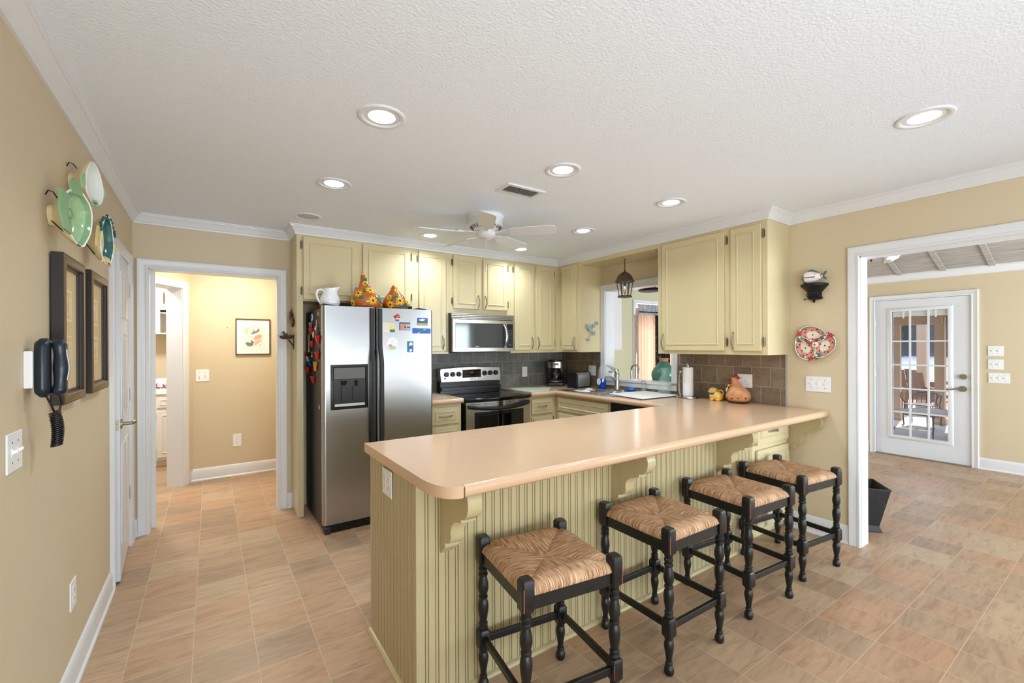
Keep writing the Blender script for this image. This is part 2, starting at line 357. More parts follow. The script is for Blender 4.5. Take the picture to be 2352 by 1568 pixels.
def frame(o, u, v, n):   # columns: where u, v and n point
    o, u, v, n = map(Vector, (o, u, v, n))
    return Matrix(((u.x, v.x, n.x, o.x), (u.y, v.y, n.y, o.y), (u.z, v.z, n.z, o.z), (0, 0, 0, 1)))
XL, YH, XP, YC, XS, YE, XR, XE = -.4921, 4.4067, .6007, 4.0921, 3.4713, 1.66, 3.8131, .6685
ZCR, ZCEIL, ZT, XD, XJ = 2.391, 2.467, .949, 7.3561, 3.933
F_BACK = lambda y: frame((0, y, 0), (1, 0, 0), (0, 0, 1), (0, -1, 0))    # u=x v=z, n towards -y
F_RIGHT = lambda x: frame((x, 0, 0), (0, 1, 0), (0, 0, 1), (-1, 0, 0))   # u=y v=z, n towards -x
F_LEFT = lambda x: frame((x, 0, 0), (0, 1, 0), (0, 0, 1), (1, 0, 0))     # u=y v=z, n towards +x
F_PLAN = frame((0, 0, 0), (1, 0, 0), (0, 1, 0), (0, 0, 1))

def root_of(o):
    while o.parent: o = o.parent
    return o
def obj(name, b, mats, parent=None, bev=0, smooth=38, local=False, seg=2):
    bm = b.bm; bmesh.ops.remove_doubles(bm, verts=bm.verts, dist=1e-6); bmesh.ops.recalc_face_normals(bm, faces=bm.faces)
    off = Vector((0, 0, 0))
    if parent is not None:
        if not local: off = Vector(root_of(parent).location)
    elif not local:
        xs = [v.co for v in bm.verts]
        lo = [min(c[i] for c in xs) for i in range(3)]; hi = [max(c[i] for c in xs) for i in range(3)]
        off = Vector(((lo[0] + hi[0]) / 2, (lo[1] + hi[1]) / 2, lo[2]))
    if off.length: bmesh.ops.translate(bm, verts=bm.verts, vec=-off)
    me = bpy.data.meshes.new(name); bm.to_mesh(me); bm.free()
    o = bpy.data.objects.new(name, me); COL.objects.link(o)
    for mname in (mats if isinstance(mats, (list, tuple)) else [mats]): me.materials.append(MT[mname])
    if parent is not None: o.parent = parent
    else: o.location = off
    if smooth:
        for p in me.polygons: p.use_smooth = True
        me.set_sharp_from_angle(angle=math.radians(smooth))
    if bev:
        md = o.modifiers.new('bevel', 'BEVEL'); md.width = bev; md.segments = seg; md.limit_method = 'ANGLE'; md.angle_limit = math.radians(40); md.harden_normals = True
    return o
def tag(o, label, cat, group=None, kind=None):
    o['label'] = label; o['category'] = cat
    if group: o['group'] = group
    if kind: o['kind'] = kind
    return o
def thing(name, label, cat, loc=(0, 0, 0), rz=0, group=None, kind=None):
    o = bpy.data.objects.new(name, None); COL.objects.link(o); o.location = loc; o.rotation_euler = (0, 0, rz); o.empty_display_size = .05
    return tag(o, label, cat, group, kind)
def struct(name, b, m, label, cat, parent=None, **k):
    o = obj(name, b, m, parent, **k)
    if parent is None: o['kind'] = 'structure'; o['label'] = label; o['category'] = cat
    return o
def copy_tree(o, parent=None):
    c = o.copy(); COL.objects.link(c)
    if parent is not None: c.parent = parent
    for ch in list(o.children): copy_tree(ch, c)
    return c

# ------------------------------------------------------------------ setting: floor, ceilings, walls
b = B(); b.box(-1.75, 7.47, -3.05, 7.45, -.05, 0)
struct('floor', b, 'floor', 'tan stone-look vinyl floor laid in a square tile pattern through all the rooms', 'floor')
b = B(); b.box(XL - .12, XJ, -3.05, YH + .12, ZCEIL, ZCEIL + .05)
struct('ceiling_kitchen', b, 'ceil', 'white textured kitchen ceiling', 'ceiling')
b = B(); b.box(-1.75, 1.35, YH + .12, 7.45, 2.44, 2.49)
struct('ceiling_hall', b, 'ceil', 'white ceiling of the back hall', 'ceiling')

b = B(); x0, x1 = XL - .12, XL
b.box(x0, x1, -3.05, 3.535, 0, ZCEIL); b.box(x0, x1, 4.215, YH + .12, 0, ZCEIL); b.box(x0, x1, 3.535, 4.215, 2.05, ZCEIL)
b.box(-1.12, -1.07, 3.40, 4.30, 0, ZCEIL); b.box(-1.12, x0, 3.40, 3.45, 0, ZCEIL); b.box(-1.12, x0, 4.25, 4.30, 0, ZCEIL); b.box(-1.12, x0, 3.4, 4.3, 2.2, ZCEIL)
struct('wall_left', b, 'wall', 'tan painted left wall', 'wall')
b = B(); y0, y1 = YH, YH + .12
b.box(XL - .12, -.396, y0, y1, 0, ZCEIL); b.box(.492, XJ + .0, y0, y1, 0, ZCEIL); b.box(-.396, .492, y0, y1, 2.055, ZCEIL)
struct('wall_back', b, 'wall', 'tan painted back wall with the hall doorway', 'wall')
b = B(); x0, x1 = XR, XJ
b.box(x0, x1, 3.64, YH, 0, ZCEIL); b.box(x0, x1, 2.743, 3.64, 0, 1.06); b.box(x0, x1, 2.743, 3.64, 2.077, ZCEIL); b.box(x0, x1, 1.19, 2.743, 0, ZCEIL)
b.box(x0, x1, -1.0, 1.19, 2.065, ZCEIL); b.box(x0, x1, -3.05, -1.0, 0, ZCEIL)
struct('wall_right', b, 'wall', 'tan painted right wall with the sink pass-through and the wide den opening', 'wall')
b = B(); b.box(XJ, XJ + .05, -3.05, YH, 2.40, 3.75)
struct('wall_den_gable', b, 'wall', 'upper wall of the den above the kitchen', 'wall')
# rear wall with two window openings behind the camera
b = B(); b.box(XL - .12, -.4, -3.1, -3.0, 0, ZCEIL); b.box(3.7, XJ, -3.1, -3.0, 0, ZCEIL); b.box(-.4, 3.7, -3.1, -3.0, 0, .12); b.box(-.4, 3.7, -3.1, -3.0, 1.5, ZCEIL)
b.box(XJ, 4.2, -3.1, -3.0, 0, 3.75); b.box(7.0, XD + .1, -3.1, -3.0, 0, 3.75); b.box(4.2, 7.0, -3.1, -3.0, 0, .55); b.box(4.2, 7.0, -3.1, -3.0, 2.25, 3.75)
struct('wall_rear', b, 'white', 'white rear wall with windows behind the camera', 'wall')
# den walls
b = B(); b.box(XD, XD + .12, -3.05, 1.234, 0, 2.40); b.box(XD, XD + .12, 2.132, YH + .1, 0, 2.40); b.box(XD, XD + .12, 1.234, 2.132, 2.017, 2.40)
struct('wall_den_far', b, 'wall', 'tan den wall with the glazed patio door', 'wall')
b = B(); b.box(XJ, 5.242, YH, YH + .12, 0, 3.75); b.box(7.0, XD + .12, YH, YH + .12, 0, 3.75); b.box(5.242, 7.0, YH, YH + .12, 2.067, 3.75)
struct('wall_den_back', b, 'green', 'den wall with the curtained opening, greenish daylight cast in its colour', 'wall')
sl = .335
b = B(); zx = lambda x: 2.337 + sl * (XD - .05 - x)
b.hexa([(XJ, -3.05, zx(XJ)), (XD + .12, -3.05, zx(XD + .12)), (XD + .12, YH + .1, zx(XD + .12)), (XJ, YH + .1, zx(XJ)),
        (XJ, -3.05, zx(XJ) + .05), (XD + .12, -3.05, zx(XD + .12) + .05), (XD + .12, YH + .1, zx(XD + .12) + .05), (XJ, YH + .1, zx(XJ) + .05)])
cd = struct('ceiling_den', b, 'panelw', 'pale wood panelled sloping den ceiling', 'ceiling')
for k in range(-9, 7):
    yb = 1.457 + .405 * k; q = B()
    def pt(x, y, dz): return (x, y, zx(x) + dz)
    q.hexa([pt(XJ, yb - .025, -.016), pt(XD, yb - .025, -.016), pt(XD, yb + .025, -.016), pt(XJ, yb + .025, -.016), pt(XJ, yb - .025, .002), pt(XD, yb - .025, .002), pt(XD, yb + .025, .002), pt(XJ, yb + .025, .002)])
    struct('batten', q, 'panelw', '', '', cd)
# hall and laundry
b = B(); b.box(-.195, 1.35, 5.844, 5.94, 0, 2.44)
struct('wall_hall_back', b, 'wall', 'tan hall wall with the bird print', 'wall')
F_ANG = frame((-.205, 5.77, 0), (-.525, -.851, 0), (0, 0, 1), (.851, -.525, 0))
b = B(F_ANG); b.box(-.09, .078, 0, 2.44, -.15, 0); b.box(.80, 1.25, 0, 2.44, -.15, 0); b.box(.078, .80, 2.05, 2.44, -.15, 0)
struct('wall_hall_left', b, 'wall', 'angled tan hall wall with the laundry doorway', 'wall')
b = B(); b.box(-.95, -.80, YH + .12, 4.9, 0, 2.44)
struct('wall_hall_side', b, 'wall', 'tan side wall of the hall', 'wall')
b = B(); b.box(1.25, 1.35, YH + .12, 5.9, 0, 2.44)
struct('wall_hall_right', b, 'wall', 'right end wall of the hall', 'wall')
b = B(); b.box(-1.75, .1, 7.33, 7.45, 0, 2.44); b.box(-1.75, -1.65, YH + .12, 7.45, 0, 2.44); b.box(0, .1, 5.94, 7.45, 0, 2.44); b.box(-1.75, -.6, YH + .0, YH + .12, 0, 2.44)
struct('wall_laundry', b, 'wall', 'tan laundry room walls', 'wall')

# ------------------------------------------------------------------ trim: crown, base, casings, jambs
CROWN = [(0, 2.391), (-.011, 2.391), (-.013, 2.402), (-.019, 2.408), (-.022, 2.416), (-.046, 2.448), (-.052, 2.449), (-.054, 2.456), (-.060, 2.459), (-.060, ZCEIL), (0, ZCEIL)]
b = B(F_PLAN); b.sweep([(XL, -3), (XL, YH), (XP, YH), (XP, YC), (XS, YC), (XS, YE), (XR, YE), (XR, -3)], CROWN)
struct('trim_crown', b, 'white', 'white crown moulding round the kitchen ceiling', 'crown moulding', smooth=25)
BASE = [(0, 0), (-.022, 0), (-.021, .010), (-.013, .019), (-.013, .095), (-.010, .112), (-.005, .125), (0, .13)]
def base(name, path, label, h=1.0):
    b = B(F_PLAN); b.sweep(path, [(o, z * h) for o, z in BASE]); struct(name, b, 'white', label, 'baseboard', smooth=25)
base('baseboard_left', [(XL, -3), (XL, 3.476)], 'white baseboard along the left wall')
base('baseboard_corner', [(XL, 4.29), (XL, YH), (-.462, YH)], 'short white baseboard between pantry door and hall doorway')
base('baseboard_hall_jamb', [(.563, YH), (.6007, YH)], 'short white baseboard between hall casing and fridge panel')
base('baseboard_right', [(XR, 1.63), (XR, 1.263)], 'white baseboard under the counter overhang by the den opening')
base('baseboard_hall', [(-.19, 5.80), (-.175, 5.844), (1.25, 5.844)], 'white baseboard of the hall')
base('baseboard_den_far', [(XD, 1.177), (XD, -3)], 'white baseboard right of the patio door')
base('baseboard_den_corner', [(XD, YH), (XD, 2.203)], 'white baseboard left of the patio door')
CAS = [(0, 0), (0, .014), (.006, .018), (.016, .018), (.020, .014), (.045, .016), (.058, .022), (.066, .022), (.070, .018), (.070, 0)]
def casing(name, F, path, label, closed=False, prof=CAS):
    b = B(F); b.sweep(path, prof, closed); return struct(name, b, 'white', label, 'door trim', smooth=25)
# offsets point left of the path: run each opening so that left is outwards
casing('trim_hall', F_BACK(YH), [(-.396, 0), (-.396, 2.055), (.492, 2.055), (.492, 0)], 'white casing round the hall doorway')
casing('trim_pantry', F_LEFT(XL), [(3.545, 0), (3.545, 2.045), (4.205, 2.045), (4.205, 0)], 'white casing round the pantry door')
casing('trim_den', F_RIGHT(XR), [(-1.0, 0), (-1.0, 2.068), (1.193, 2.068), (1.193, 0)], 'white casing round the wide den opening')
casing('trim_laundry', F_ANG, [(.078, 0), (.078, 2.05), (.80, 2.05), (.80, 0)], 'white casing round the laundry doorway', prof=[(o * 1.05, n) for o, n in CAS])
casing('trim_pass_through', F_RIGHT(XR), [(2.743, 1.06), (2.743, 2.077), (3.64, 2.077), (3.64, 1.06)], 'white casing round the sink pass-through', prof=[(o * .98, n) for o, n in CAS], closed=False)
casing('trim_patio_door', F_RIGHT(XD), [(1.234, 0), (1.234, 2.017), (2.132, 2.017), (2.132, 0)], 'white casing round the glazed patio door', prof=[(o * .9, n) for o, n in CAS])
casing('trim_curtain', F_BACK(YH), [(5.242, 0), (5.242, 2.067), (7.0, 2.067), (7.0, 0)], 'white casing round the curtained opening', prof=[(o * .85, n) for o, n in CAS])
casing('trim_den_window', F_BACK(-3.0), [(-.4, .12), (-.4, 1.5), (3.7, 1.5), (3.7, .12)], 'white trim of the rear window')
b = B(); b.box(XR - .03, XJ + .03, 2.74, 3.643, 1.035, 1.062); b.box(XR - .02, XR, 2.68, 3.71, .985, 1.037)
struct('trim_sill', b, 'white', 'white sill of the sink pass-through', 'window sill', bev=.003)
b = B()
b.box(-.40, -.392, YH - .002, YH + .122, 0, 2.06); b.box(.488, .496, YH - .002, YH + .122, 0, 2.06); b.box(-.40, .496, YH - .002, YH + .122, 2.047, 2.06)
b.box(-.43, -.365, YH + .12, YH + .14, 0, 2.1)
struct('trim_jamb_hall', b, 'white', 'white jamb lining of the hall doorway', 'door jamb')
b = B(); b.box(XL - .122, XL + .002, 3.533, 3.547, 0, 2.05); b.box(XL - .122, XL + .002, 4.203, 4.217, 0, 2.05); b.box(XL - .122, XL + .002, 3.53, 4.22, 2.04, 2.052)
b.box(XL - .08, XL - .04, 3.545, 3.555, 0, 2.04)
struct('trim_jamb_pantry', b, 'white', 'white jamb lining of the pantry door', 'door jamb')
b = B(); b.box(XR - .002, XJ + .002, 1.188, 1.2, 0, 2.07); b.box(XR - .002, XJ + .002, -1.0, 1.2, 2.058, 2.07)
struct('trim_jamb_den', b, 'white', 'white jamb lining of the den opening', 'door jamb')
b = B(); b.box(XR - .002, XJ + .02, 3.634, 3.646, 1.06, 2.08); b.box(XR - .002, XJ + .02, 2.737, 2.747, 1.06, 2.08); b.box(XR - .002, XJ + .02, 2.74, 3.64, 2.07, 2.08)
struct('trim_jamb_pass', b, 'white', 'white lining of the sink pass-through', 'door jamb')
b = B(F_ANG); b.box(.072, .084, 0, 2.06, -.152, .002); b.box(.794, .806, 0, 2.06, -.152, .002); b.box(.078, .80, 2.044, 2.056, -.152, .002)
struct('trim_jamb_laundry', b, 'white', 'white jamb lining of the laundry doorway', 'door jamb')
b = B(F_PLAN); b.sweep([(XD, YH), (XD, -3)], [(0, 2.255), (-.012, 2.255), (-.014, 2.27), (-.05, 2.318), (-.06, 2.322), (-.06, 2.345), (0, 2.345)])
struct('trim_crown_den', b, 'white', 'white crown moulding of the den', 'crown moulding', smooth=25)
# backsplash
b = B(); b.box(1.62, XR - .008, YH - .008, YH, ZT, 1.372)
struct('wall_backsplash_back', b, 'slateb', 'slate tile backsplash behind the stove, coloured greyer for its light', 'backsplash')
b = B(); b.box(XR - .008, XR, 1.684, 2.683, ZT, 1.372); b.box(XR - .008, XR, 3.71, YH - .008, ZT, 1.372); b.box(XR - .008, XR, 2.683, 3.71, ZT, .99)
struct('wall_backsplash_right', b, 'slater', 'slate tile backsplash along the sink wall, coloured browner for its light', 'backsplash')
b = B(); b.box(XR - .011, XR, 1.676, 1.685, ZT, 1.367)
struct('trim_tile_edge', b, 'silver', 'grey metal edge strip of the backsplash', 'tile edge')

# ------------------------------------------------------------------ pantry door (ajar) and patio door
def door_face(b, w_, h_, panels):
    b.box(0, w_, 0, h_, -.035, 0)
    for u0, u1, v0, v1 in panels:
        b.sweep([(u0, v0), (u1, v0), (u1, v1), (u0, v1)], [(0, -.001), (0, .004), (.010, .009), (.022, .003), (.03, .003), (.04, .008), (.055, .008), (.055, -.001)], True)
        b.box(u0 + .055, u1 - .055, v0 + .055, v1 - .055, -.001, .008)
th = math.radians(3.2)
dr = thing('door_1', 'narrow white six-panel pantry door standing slightly ajar', 'door', (XL - .002, 4.198, .012), 0, kind='structure')
T = frame((0, 0, 0), (math.sin(th), -math.cos(th), 0), (0, 0, 1), (math.cos(th), math.sin(th), 0))
b = B(T); door_face(b, .615, 2.02, [(.08, .285, 1.62, 1.91), (.33, .535, 1.62, 1.91), (.08, .285, .98, 1.53), (.33, .535, .98, 1.53), (.08, .285, .2, .82), (.33, .535, .2, .82)])
obj('door_slab', b, 'door', dr, local=True)
b = B(T); b.cyl((.555, .955, 0), (.555, .955, .008), .03, n=20); b.cyl((.555, .955, .008), (.555, .955, .055), .011); b.tube([(.555, .955, .05), (.53, .957, .062), (.50, .957, .062), (.445, .952, .058)], [.012, .012, .011, .009], 10)
obj('door_handle', b, 'nickel', dr, local=True)
b = B(T); b.box(.6145, .6165, .92, .985, -.03, -.004); b.cyl((.616, .953, -.017), (.624, .953, -.017), .008)
obj('latch_plate', b, 'nickel', dr, local=True)
for zz in (1.835, 1.09, .38):
    b = B(T); b.cyl((-.004, zz - .045, .004), (-.004, zz + .045, .004), .007); b.box(.002, .03, zz - .045, zz + .045, 0, .003); b.box(-.03, -.006, zz - .045, zz + .045, -.002, .003)
    obj('hinge', b, 'silver', dr, local=True)

pd = thing('door_2', 'white glazed patio door with fifteen panes in the far den wall', 'door', (XD, 1.68, 0), kind='structure')
F = F_RIGHT(XD - .0)
b = B(F); y0, y1 = 1.238, 2.128; gy0, gy1, gz0, gz1 = 1.431, 1.958, .263, 1.866
b.box(y0, gy0, .012, 2.013, -.045, 0); b.box(gy1, y1, .012, 2.013, -.045, 0); b.box(gy0, gy1, .012, gz0, -.045, 0); b.box(gy0, gy1, gz1, 2.013, -.045, 0)
obj('door_slab', b, 'door', pd)
b = B(F); b.sweep([(gy0, gz0), (gy1, gz0), (gy1, gz1), (gy0, gz1)], [(0, -.02), (0, .012), (-.012, .018), (-.035, .014), (-.048, .0), (-.048, -.001)], True)
obj('glass_frame', b, 'white', pd)
b = B(F)
for k in (1, 2): yy = gy0 + (gy1 - gy0) * k / 3; b.box(yy - .009, yy + .009, gz0, gz1, -.016, .004)
for k in range(1, 5): zz = gz0 + (gz1 - .08 - gz0) * k / 5; b.box(gy0, gy1, zz - .009, zz + .009, -.0155, .0045)
obj('muntin_grille', b, 'white', pd)
b = B(F); b.box(gy0, gy1, gz0, gz1, -.026, -.022); obj('glass_pane', b, 'pane', pd)
b = B(F)
for k in range(5): b.box(gy0 + .003, gy1 - .003, gz1 - .012 - k * .014, gz1 - .002 - k * .014, -.021, -.008)
b.box(gy0 + .10, gy0 + .118, gz1 - .09, gz1, -.008, -.004); b.box(gy1 - .12, gy1 - .102, gz1 - .09, gz1, -.008, -.004)
obj('raised_blind', b, 'slat', pd)
b = B(F); b.cyl((1.302, .91, 0), (1.302, .91, .014), .034, n=20); b.cyl((1.302, .91, .01), (1.302, .91, .045), .011); b.tube([(1.302, .91, .045), (1.34, .914, .05), (1.38, .902, .05), (1.412, .897, .05), (1.42, .89, .05)], [.011, .009, .008, .007, .006])
obj('lever_handle', b, 'nickel', pd)
b = B(F); b.cyl((1.298, 1.055, 0), (1.298, 1.055, .02), .031, n=20); b.box(1.288, 1.308, 1.05, 1.06, .018, .03); obj('deadbolt', b, 'nickel', pd)
for zz in (1.72, 1.06, .33):
    b = B(F); b.box(2.124, 2.142, zz - .045, zz + .045, 0, .004); b.cyl((2.13, zz - .045, .005), (2.13, zz + .045, .005), .006); obj('hinge', b, 'silver', pd)
b = B(F); b.box(1.236, 2.13, 0, .013, -.05, .03); obj('threshold', b, 'nickel', pd)

# ------------------------------------------------------------------ cabinets
DOORMOLD = [(0, .0185), (0, .022), (-.004, .026), (-.010, .026), (-.014, .0215), (-.014, .0185)]
def slab(root, name, F, u0, u1, v0, v1, inset=.048, m_='cab'):
    b = B(F); b.box(u0, u1, v0, v1, .0, .02); d = obj(name, b, m_, root, bev=.005)
    if inset:
        b = B(F); b.sweep([(u0 + inset, v0 + inset), (u1 - inset, v0 + inset), (u1 - inset, v1 - inset), (u0 + inset, v1 - inset)], [(-o, n) for o, n in DOORMOLD], True)
        obj('panel_moulding', b, m_, d, smooth=30)
    return d
def pull(door, F, u, v0, v1, horizontal=False, n0=.02):
    """arched pewter pull between v0 and v1"""
    b = B(F); pts = []
    for k in range(13):
        t = k / 12; a = math.sin(PI * t); pts.append(((u, v0 + (v1 - v0) * t, n0 + .004 + .024 * a ** .8) if not horizontal else (v0 + (v1 - v0) * t, u, n0 + .004 + .022 * a ** .8)))
    rad = [.0045 + .0028 * math.sin(PI * k / 12) for k in range(13)]
    b.tube(pts, rad, 8)
    for v in (v0, v1):
        c = (u, v, n0 + .004) if not horizontal else (v, u, n0 + .004)
        b.ball(c, (.008, .008, .006), 10, 6)
    obj('handle', b, 'nickel', door)
def hinge(root, F, u, v):
    b = B(F); b.box(u - .008, u + .008, v - .026, v + .026, 0, .004); b.cyl((u, v - .03, .008), (u, v + .03, .008), .0048, n=8); b.ball((u, v + .032, .008), .005, 8, 5); b.ball((u, v - .032, .008), .005, 8, 5)
    obj('hinge', b, 'brass', root)
FB, FS = F_BACK(YC), F_RIGHT(XS)
G = 'cream kitchen cabinets'
YW = YH - .002
# over-fridge cabinet with its tall side panel
c = thing('fridge_cabinet', 'cream cabinet directly above the refrigerator', 'cabinet', (1.1, 4.25, 0), group=G)
b = B(); b.box(XP, 1.619, YC, YW, 1.83, ZCEIL)
obj('carcass', b, 'cab', c)
b = B(); b.box(XP, .65, YC, YW, 0, 1.8295); tag(obj('cabinet_side_panel', b, 'cab', bev=.002), 'tall narrow cream panel standing between hall doorway and refrigerator', 'cabinet panel')
d = slab(c, 'door', FB, .649, 1.107, 1.842, 2.378); pull(d, FB, 1.09, 1.87, 1.97)
d = slab(c, 'door', FB, 1.146, 1.600, 1.842, 2.378); pull(d, FB, 1.163, 1.87, 1.97)
for u, v in ((.637, 2.305), (.637, 1.915), (1.612, 2.305), (1.612, 1.915)): hinge(c, FB, u, v)
# tall cabinet beside the fridge
c = thing('wall_cabinet', 'narrow tall cream wall cabinet between refrigerator cabinet and microwave', 'cabinet', (1.81, 4.25, 1.362), group=G)
b = B(); b.box(1.62, 2.008, YC, YW, 1.362, ZCEIL); obj('carcass', b, 'cab', c)
d = slab(c, 'door', FB, 1.686, 1.976, 1.39, 2.378); pull(d, FB, 1.938, 1.412, 1.541)
for v in (2.297, 1.465): hinge(c, FB, 1.674, v)
# over-microwave cabinet
c = thing('wall_cabinet', 'short cream double door wall cabinet directly above the microwave', 'cabinet', (2.4, 4.25, 1.78), group=G)
b = B(); b.box(2.009, 2.775, YC, YW, 1.78, ZCEIL); obj('carcass', b, 'cab', c)
d = slab(c, 'door', FB, 2.060, 2.374, 1.829, 2.378); pull(d, FB, 2.351, 1.849, 1.974)
d = slab(c, 'door', FB, 2.416, 2.729, 1.829, 2.378); pull(d, FB, 2.437, 1.849, 1.974)
for u, v in ((2.050, 2.304), (2.050, 1.906), (2.742, 2.300), (2.742, 1.898)): hinge(c, FB, u, v)
# tall double-door cabinet up to the corner
c = thing('wall_cabinet', 'tall cream double door wall cabinet between microwave and room corner', 'cabinet', (3.1, 4.25, 1.362), group=G)
b = B(); b.box(2.776, XS, YC, YW, 1.362, ZCEIL); obj('carcass', b, 'cab', c)
d = slab(c, 'door', FB, 2.822, 3.093, 1.393, 2.374); pull(d, FB, 3.063, 1.413, 1.538)
d = slab(c, 'door', FB, 3.130, 3.402, 1.393, 2.374); pull(d, FB, 3.150, 1.413, 1.538)
for u, v in ((2.812, 2.297), (2.812, 1.465), (3.413, 2.295), (3.413, 1.463)): hinge(c, FB, u, v)
# sink wall, corner cabinet
c = thing('wall_cabinet', 'narrow single door cream wall cabinet on the sink wall next to the corner', 'cabinet', (3.64, 3.9, 1.362), group=G)
b = B(); b.box(XS, XR - .001, 3.70, YW, 1.366, ZCEIL); obj('carcass', b, 'cab', c)
d = slab(c, 'door', FS, 3.752, 4.015, 1.393, 2.374); pull(d, FS, 3.776, 1.411, 1.536)
for v in (2.292, 1.465): hinge(c, FS, 4.024, v)
c = thing('wall_cabinet', 'big two door cream wall cabinet nearest the den opening', 'cabinet', (3.64, 2.15, 1.362), group=G)
b = B(); b.box(XS, XR - .001, YE, 2.645, 1.364, ZCEIL); obj('carcass', b, 'cab', c)
d = slab(c, 'door', FS, 1.993, 2.592, 1.394, 2.368); pull(d, FS, 2.577, 1.410, 1.542)
d = slab(c, 'door', FS, 1.700, 1.938, 1.394, 2.368); pull(d, FS, 1.916, 1.410, 1.543)
for u, v in ((1.976, 2.292), (1.976, 1.466), (1.685, 2.290), (1.685, 1.466)): hinge(c, FS, u, v)
b = B(); b.box(XS, XR - .001, 2.646, 3.699, 2.352, ZCEIL)
tag(obj('cabinet_valance', b, 'cab', bev=.002), 'cream boxed soffit bridging the two cabinets over the sink window', 'soffit')

# base cabinets
YBF, XBF = 3.755, 3.15
FBB, FSB = F_BACK(YBF), F_RIGHT(XBF)
c = thing('base_cabinet', 'narrow cream drawer base cabinet between refrigerator and stove', 'cabinet', (1.8, 4.1, 0), group=G)
b = B(); b.box(1.63, 1.972, YBF, YW, .1, .904); b.box(1.64, 1.96, YBF + .07, YW, 0, .1); obj('carcass', b, 'cab', c)
for z0, z1 in ((.714, .872), (.5, .69), (.3, .48), (.13, .28)):
    d = slab(c, 'drawer', FBB, 1.66, 1.945, z0, z1, .036)
    pull(d, FBB, (z0 + z1) / 2 - .002, 1.742, 1.868, True)
c = thing('base_cabinet', 'cream base cabinet with drawer between stove and sink corner', 'cabinet', (2.95, 4.1, 0), group=G)
b = B(); b.box(2.79, 3.149, YBF, YW, .1, .904); b.box(2.79, 3.149, YBF + .07, YW, 0, .1); obj('carcass', b, 'cab', c)
d = slab(c, 'drawer', FBB, 2.805, 3.092, .712, .872, .032); pull(d, FBB, .794, 2.878, 3.004, True)
d = slab(c, 'door', FBB, 2.805, 3.092, .13, .685, .045); pull(d, FBB, 2.825, .56, .66); hinge(c, FBB, 3.104, .637); hinge(c, FBB, 3.104, .2)
c = thing('base_cabinet', 'cream sink base cabinet with long false drawer front', 'cabinet', (3.45, 3.4, 0), group=G)
b = B(); b.box(XBF, XR - .01, 2.935, 3.755, .1, .70); b.box(XBF, XBF + .03, 2.935, 3.755, .7, .903); b.box(XBF + .07, XR - .01, 2.95, 3.755, 0, .1); obj('carcass', b, 'cab', c)
d = slab(c, 'drawer_front', FSB, 2.965, 3.712, .735, .876, .033)
d = slab(c, 'door', FSB, 3.345, 3.712, .13, .71, .045); d = slab(c, 'door', FSB, 2.965, 3.335, .13, .71, .045)
# dishwasher
dw = thing('dishwasher', 'black dishwasher below the counter beside the sink cabinet', 'dishwasher', (3.4, 2.63, 0))
b = B(); b.box(XBF + .01, XR - .02, 2.328, 2.925, .02, .9); obj('body', b, 'blackm', dw)
b = B(FSB); b.box(2.33, 2.923, .78, .90, -.01, .03); obj('control_panel', b, 'black', dw, bev=.006)
b = B(FSB); b.box(2.33, 2.923, .12, .775, -.01, .022); obj('door', b, 'black', dw, bev=.004)
b = B(FSB); b.box(2.50, 2.62, .872, .879, .029, .031); b.box(2.78, 2.80, .835, .84, .029, .031); obj('badge', b, 'silver', dw)

# ------------------------------------------------------------------ worktops
CZ0 = .906
def bull(path, b):
    b.sweep(path, [(0, CZ0 - .004), (.012, CZ0 - .002), (.02, CZ0 + .006), (.023, .928), (.021, .940), (.014, .947), (0, ZT)])
wt = thing('worktop', 'continuous peach laminate worktop covering peninsula, sink run and stove corner', 'worktop', (2.5, 2.2, CZ0))
arc = [(.646 + .092 * t ** 2 * 1.0, 1.56 - .176 * (1 - (1 - t) ** 2)) for t in [k / 12 for k in range(13)]]
poly = [(.646, 2.289)] + arc + [(XR, 1.384), (XR, 2.30), (3.10, 2.30), (3.10, 2.289)]
YF2 = 1.384
b = B(F_PLAN)
poly = [(.646, 2.285)] + arc + [(arc[-1][0], 1.404), (XR - .001, 1.404), (XR - .001, 2.285)]
poly[-3] = (arc[-1][0] + .0, 1.404)
b.prism(poly, CZ0, ZT)
obj('peninsula_top', b, 'counter', wt)
b = B(F_PLAN)
b.prism([(3.12, 2.285), (XR - .009, 2.285), (XR - .009, 2.955), (3.12, 2.955)], CZ0, ZT)
b.prism([(3.12, 2.955), (3.20, 2.955), (3.20, 3.725), (3.12, 3.725)], CZ0, ZT); b.prism([(3.70, 2.955), (XR - .009, 2.955), (XR - .009, 3.725), (3.70, 3.725)], CZ0, ZT)
b.prism([(2.785, 3.725), (XR - .009, 3.725), (XR - .009, YH - .009), (2.785, YH - .009)], CZ0, ZT)
obj('sink_run_top', b, 'counter', wt)
b = B(F_PLAN); bull([(2.785, 3.725), (3.12, 3.725), (3.12, 2.285)][::-1], b) if False else None
b = B(F_PLAN)
prof = [(0, CZ0 - .003), (-.012, CZ0 - .002), (-.02, CZ0 + .006), (-.023, .928), (-.021, .940), (-.014, .947), (0, ZT)]
b.sweep([(2.785, 3.725), (3.12, 3.725), (3.12, 2.307)], prof)
b.sweep([(XR - .001, 1.404), (arc[-1][0] + .004, 1.404)], [(-o * -1, z) for o, z in [(-o2, z2) for o2, z2 in prof]])
obj('rolled_edge', b, 'counter', wt, smooth=60)
b = B(F_PLAN); b.prism([(arc[-1][0] - .0005, 1.3815), (arc[-1][0] + .0025, 1.3805), (arc[-1][0] + .0025, 1.41), (arc[-1][0] - .0005, 1.41)], CZ0 - .002, ZT - .006)
obj('edge_seam', b, 'wood', wt)
b = B(F_PLAN); b.prism([(1.632, 3.725), (1.975, 3.725), (1.975, YH - .009), (1.632, YH - .009)], CZ0, ZT)
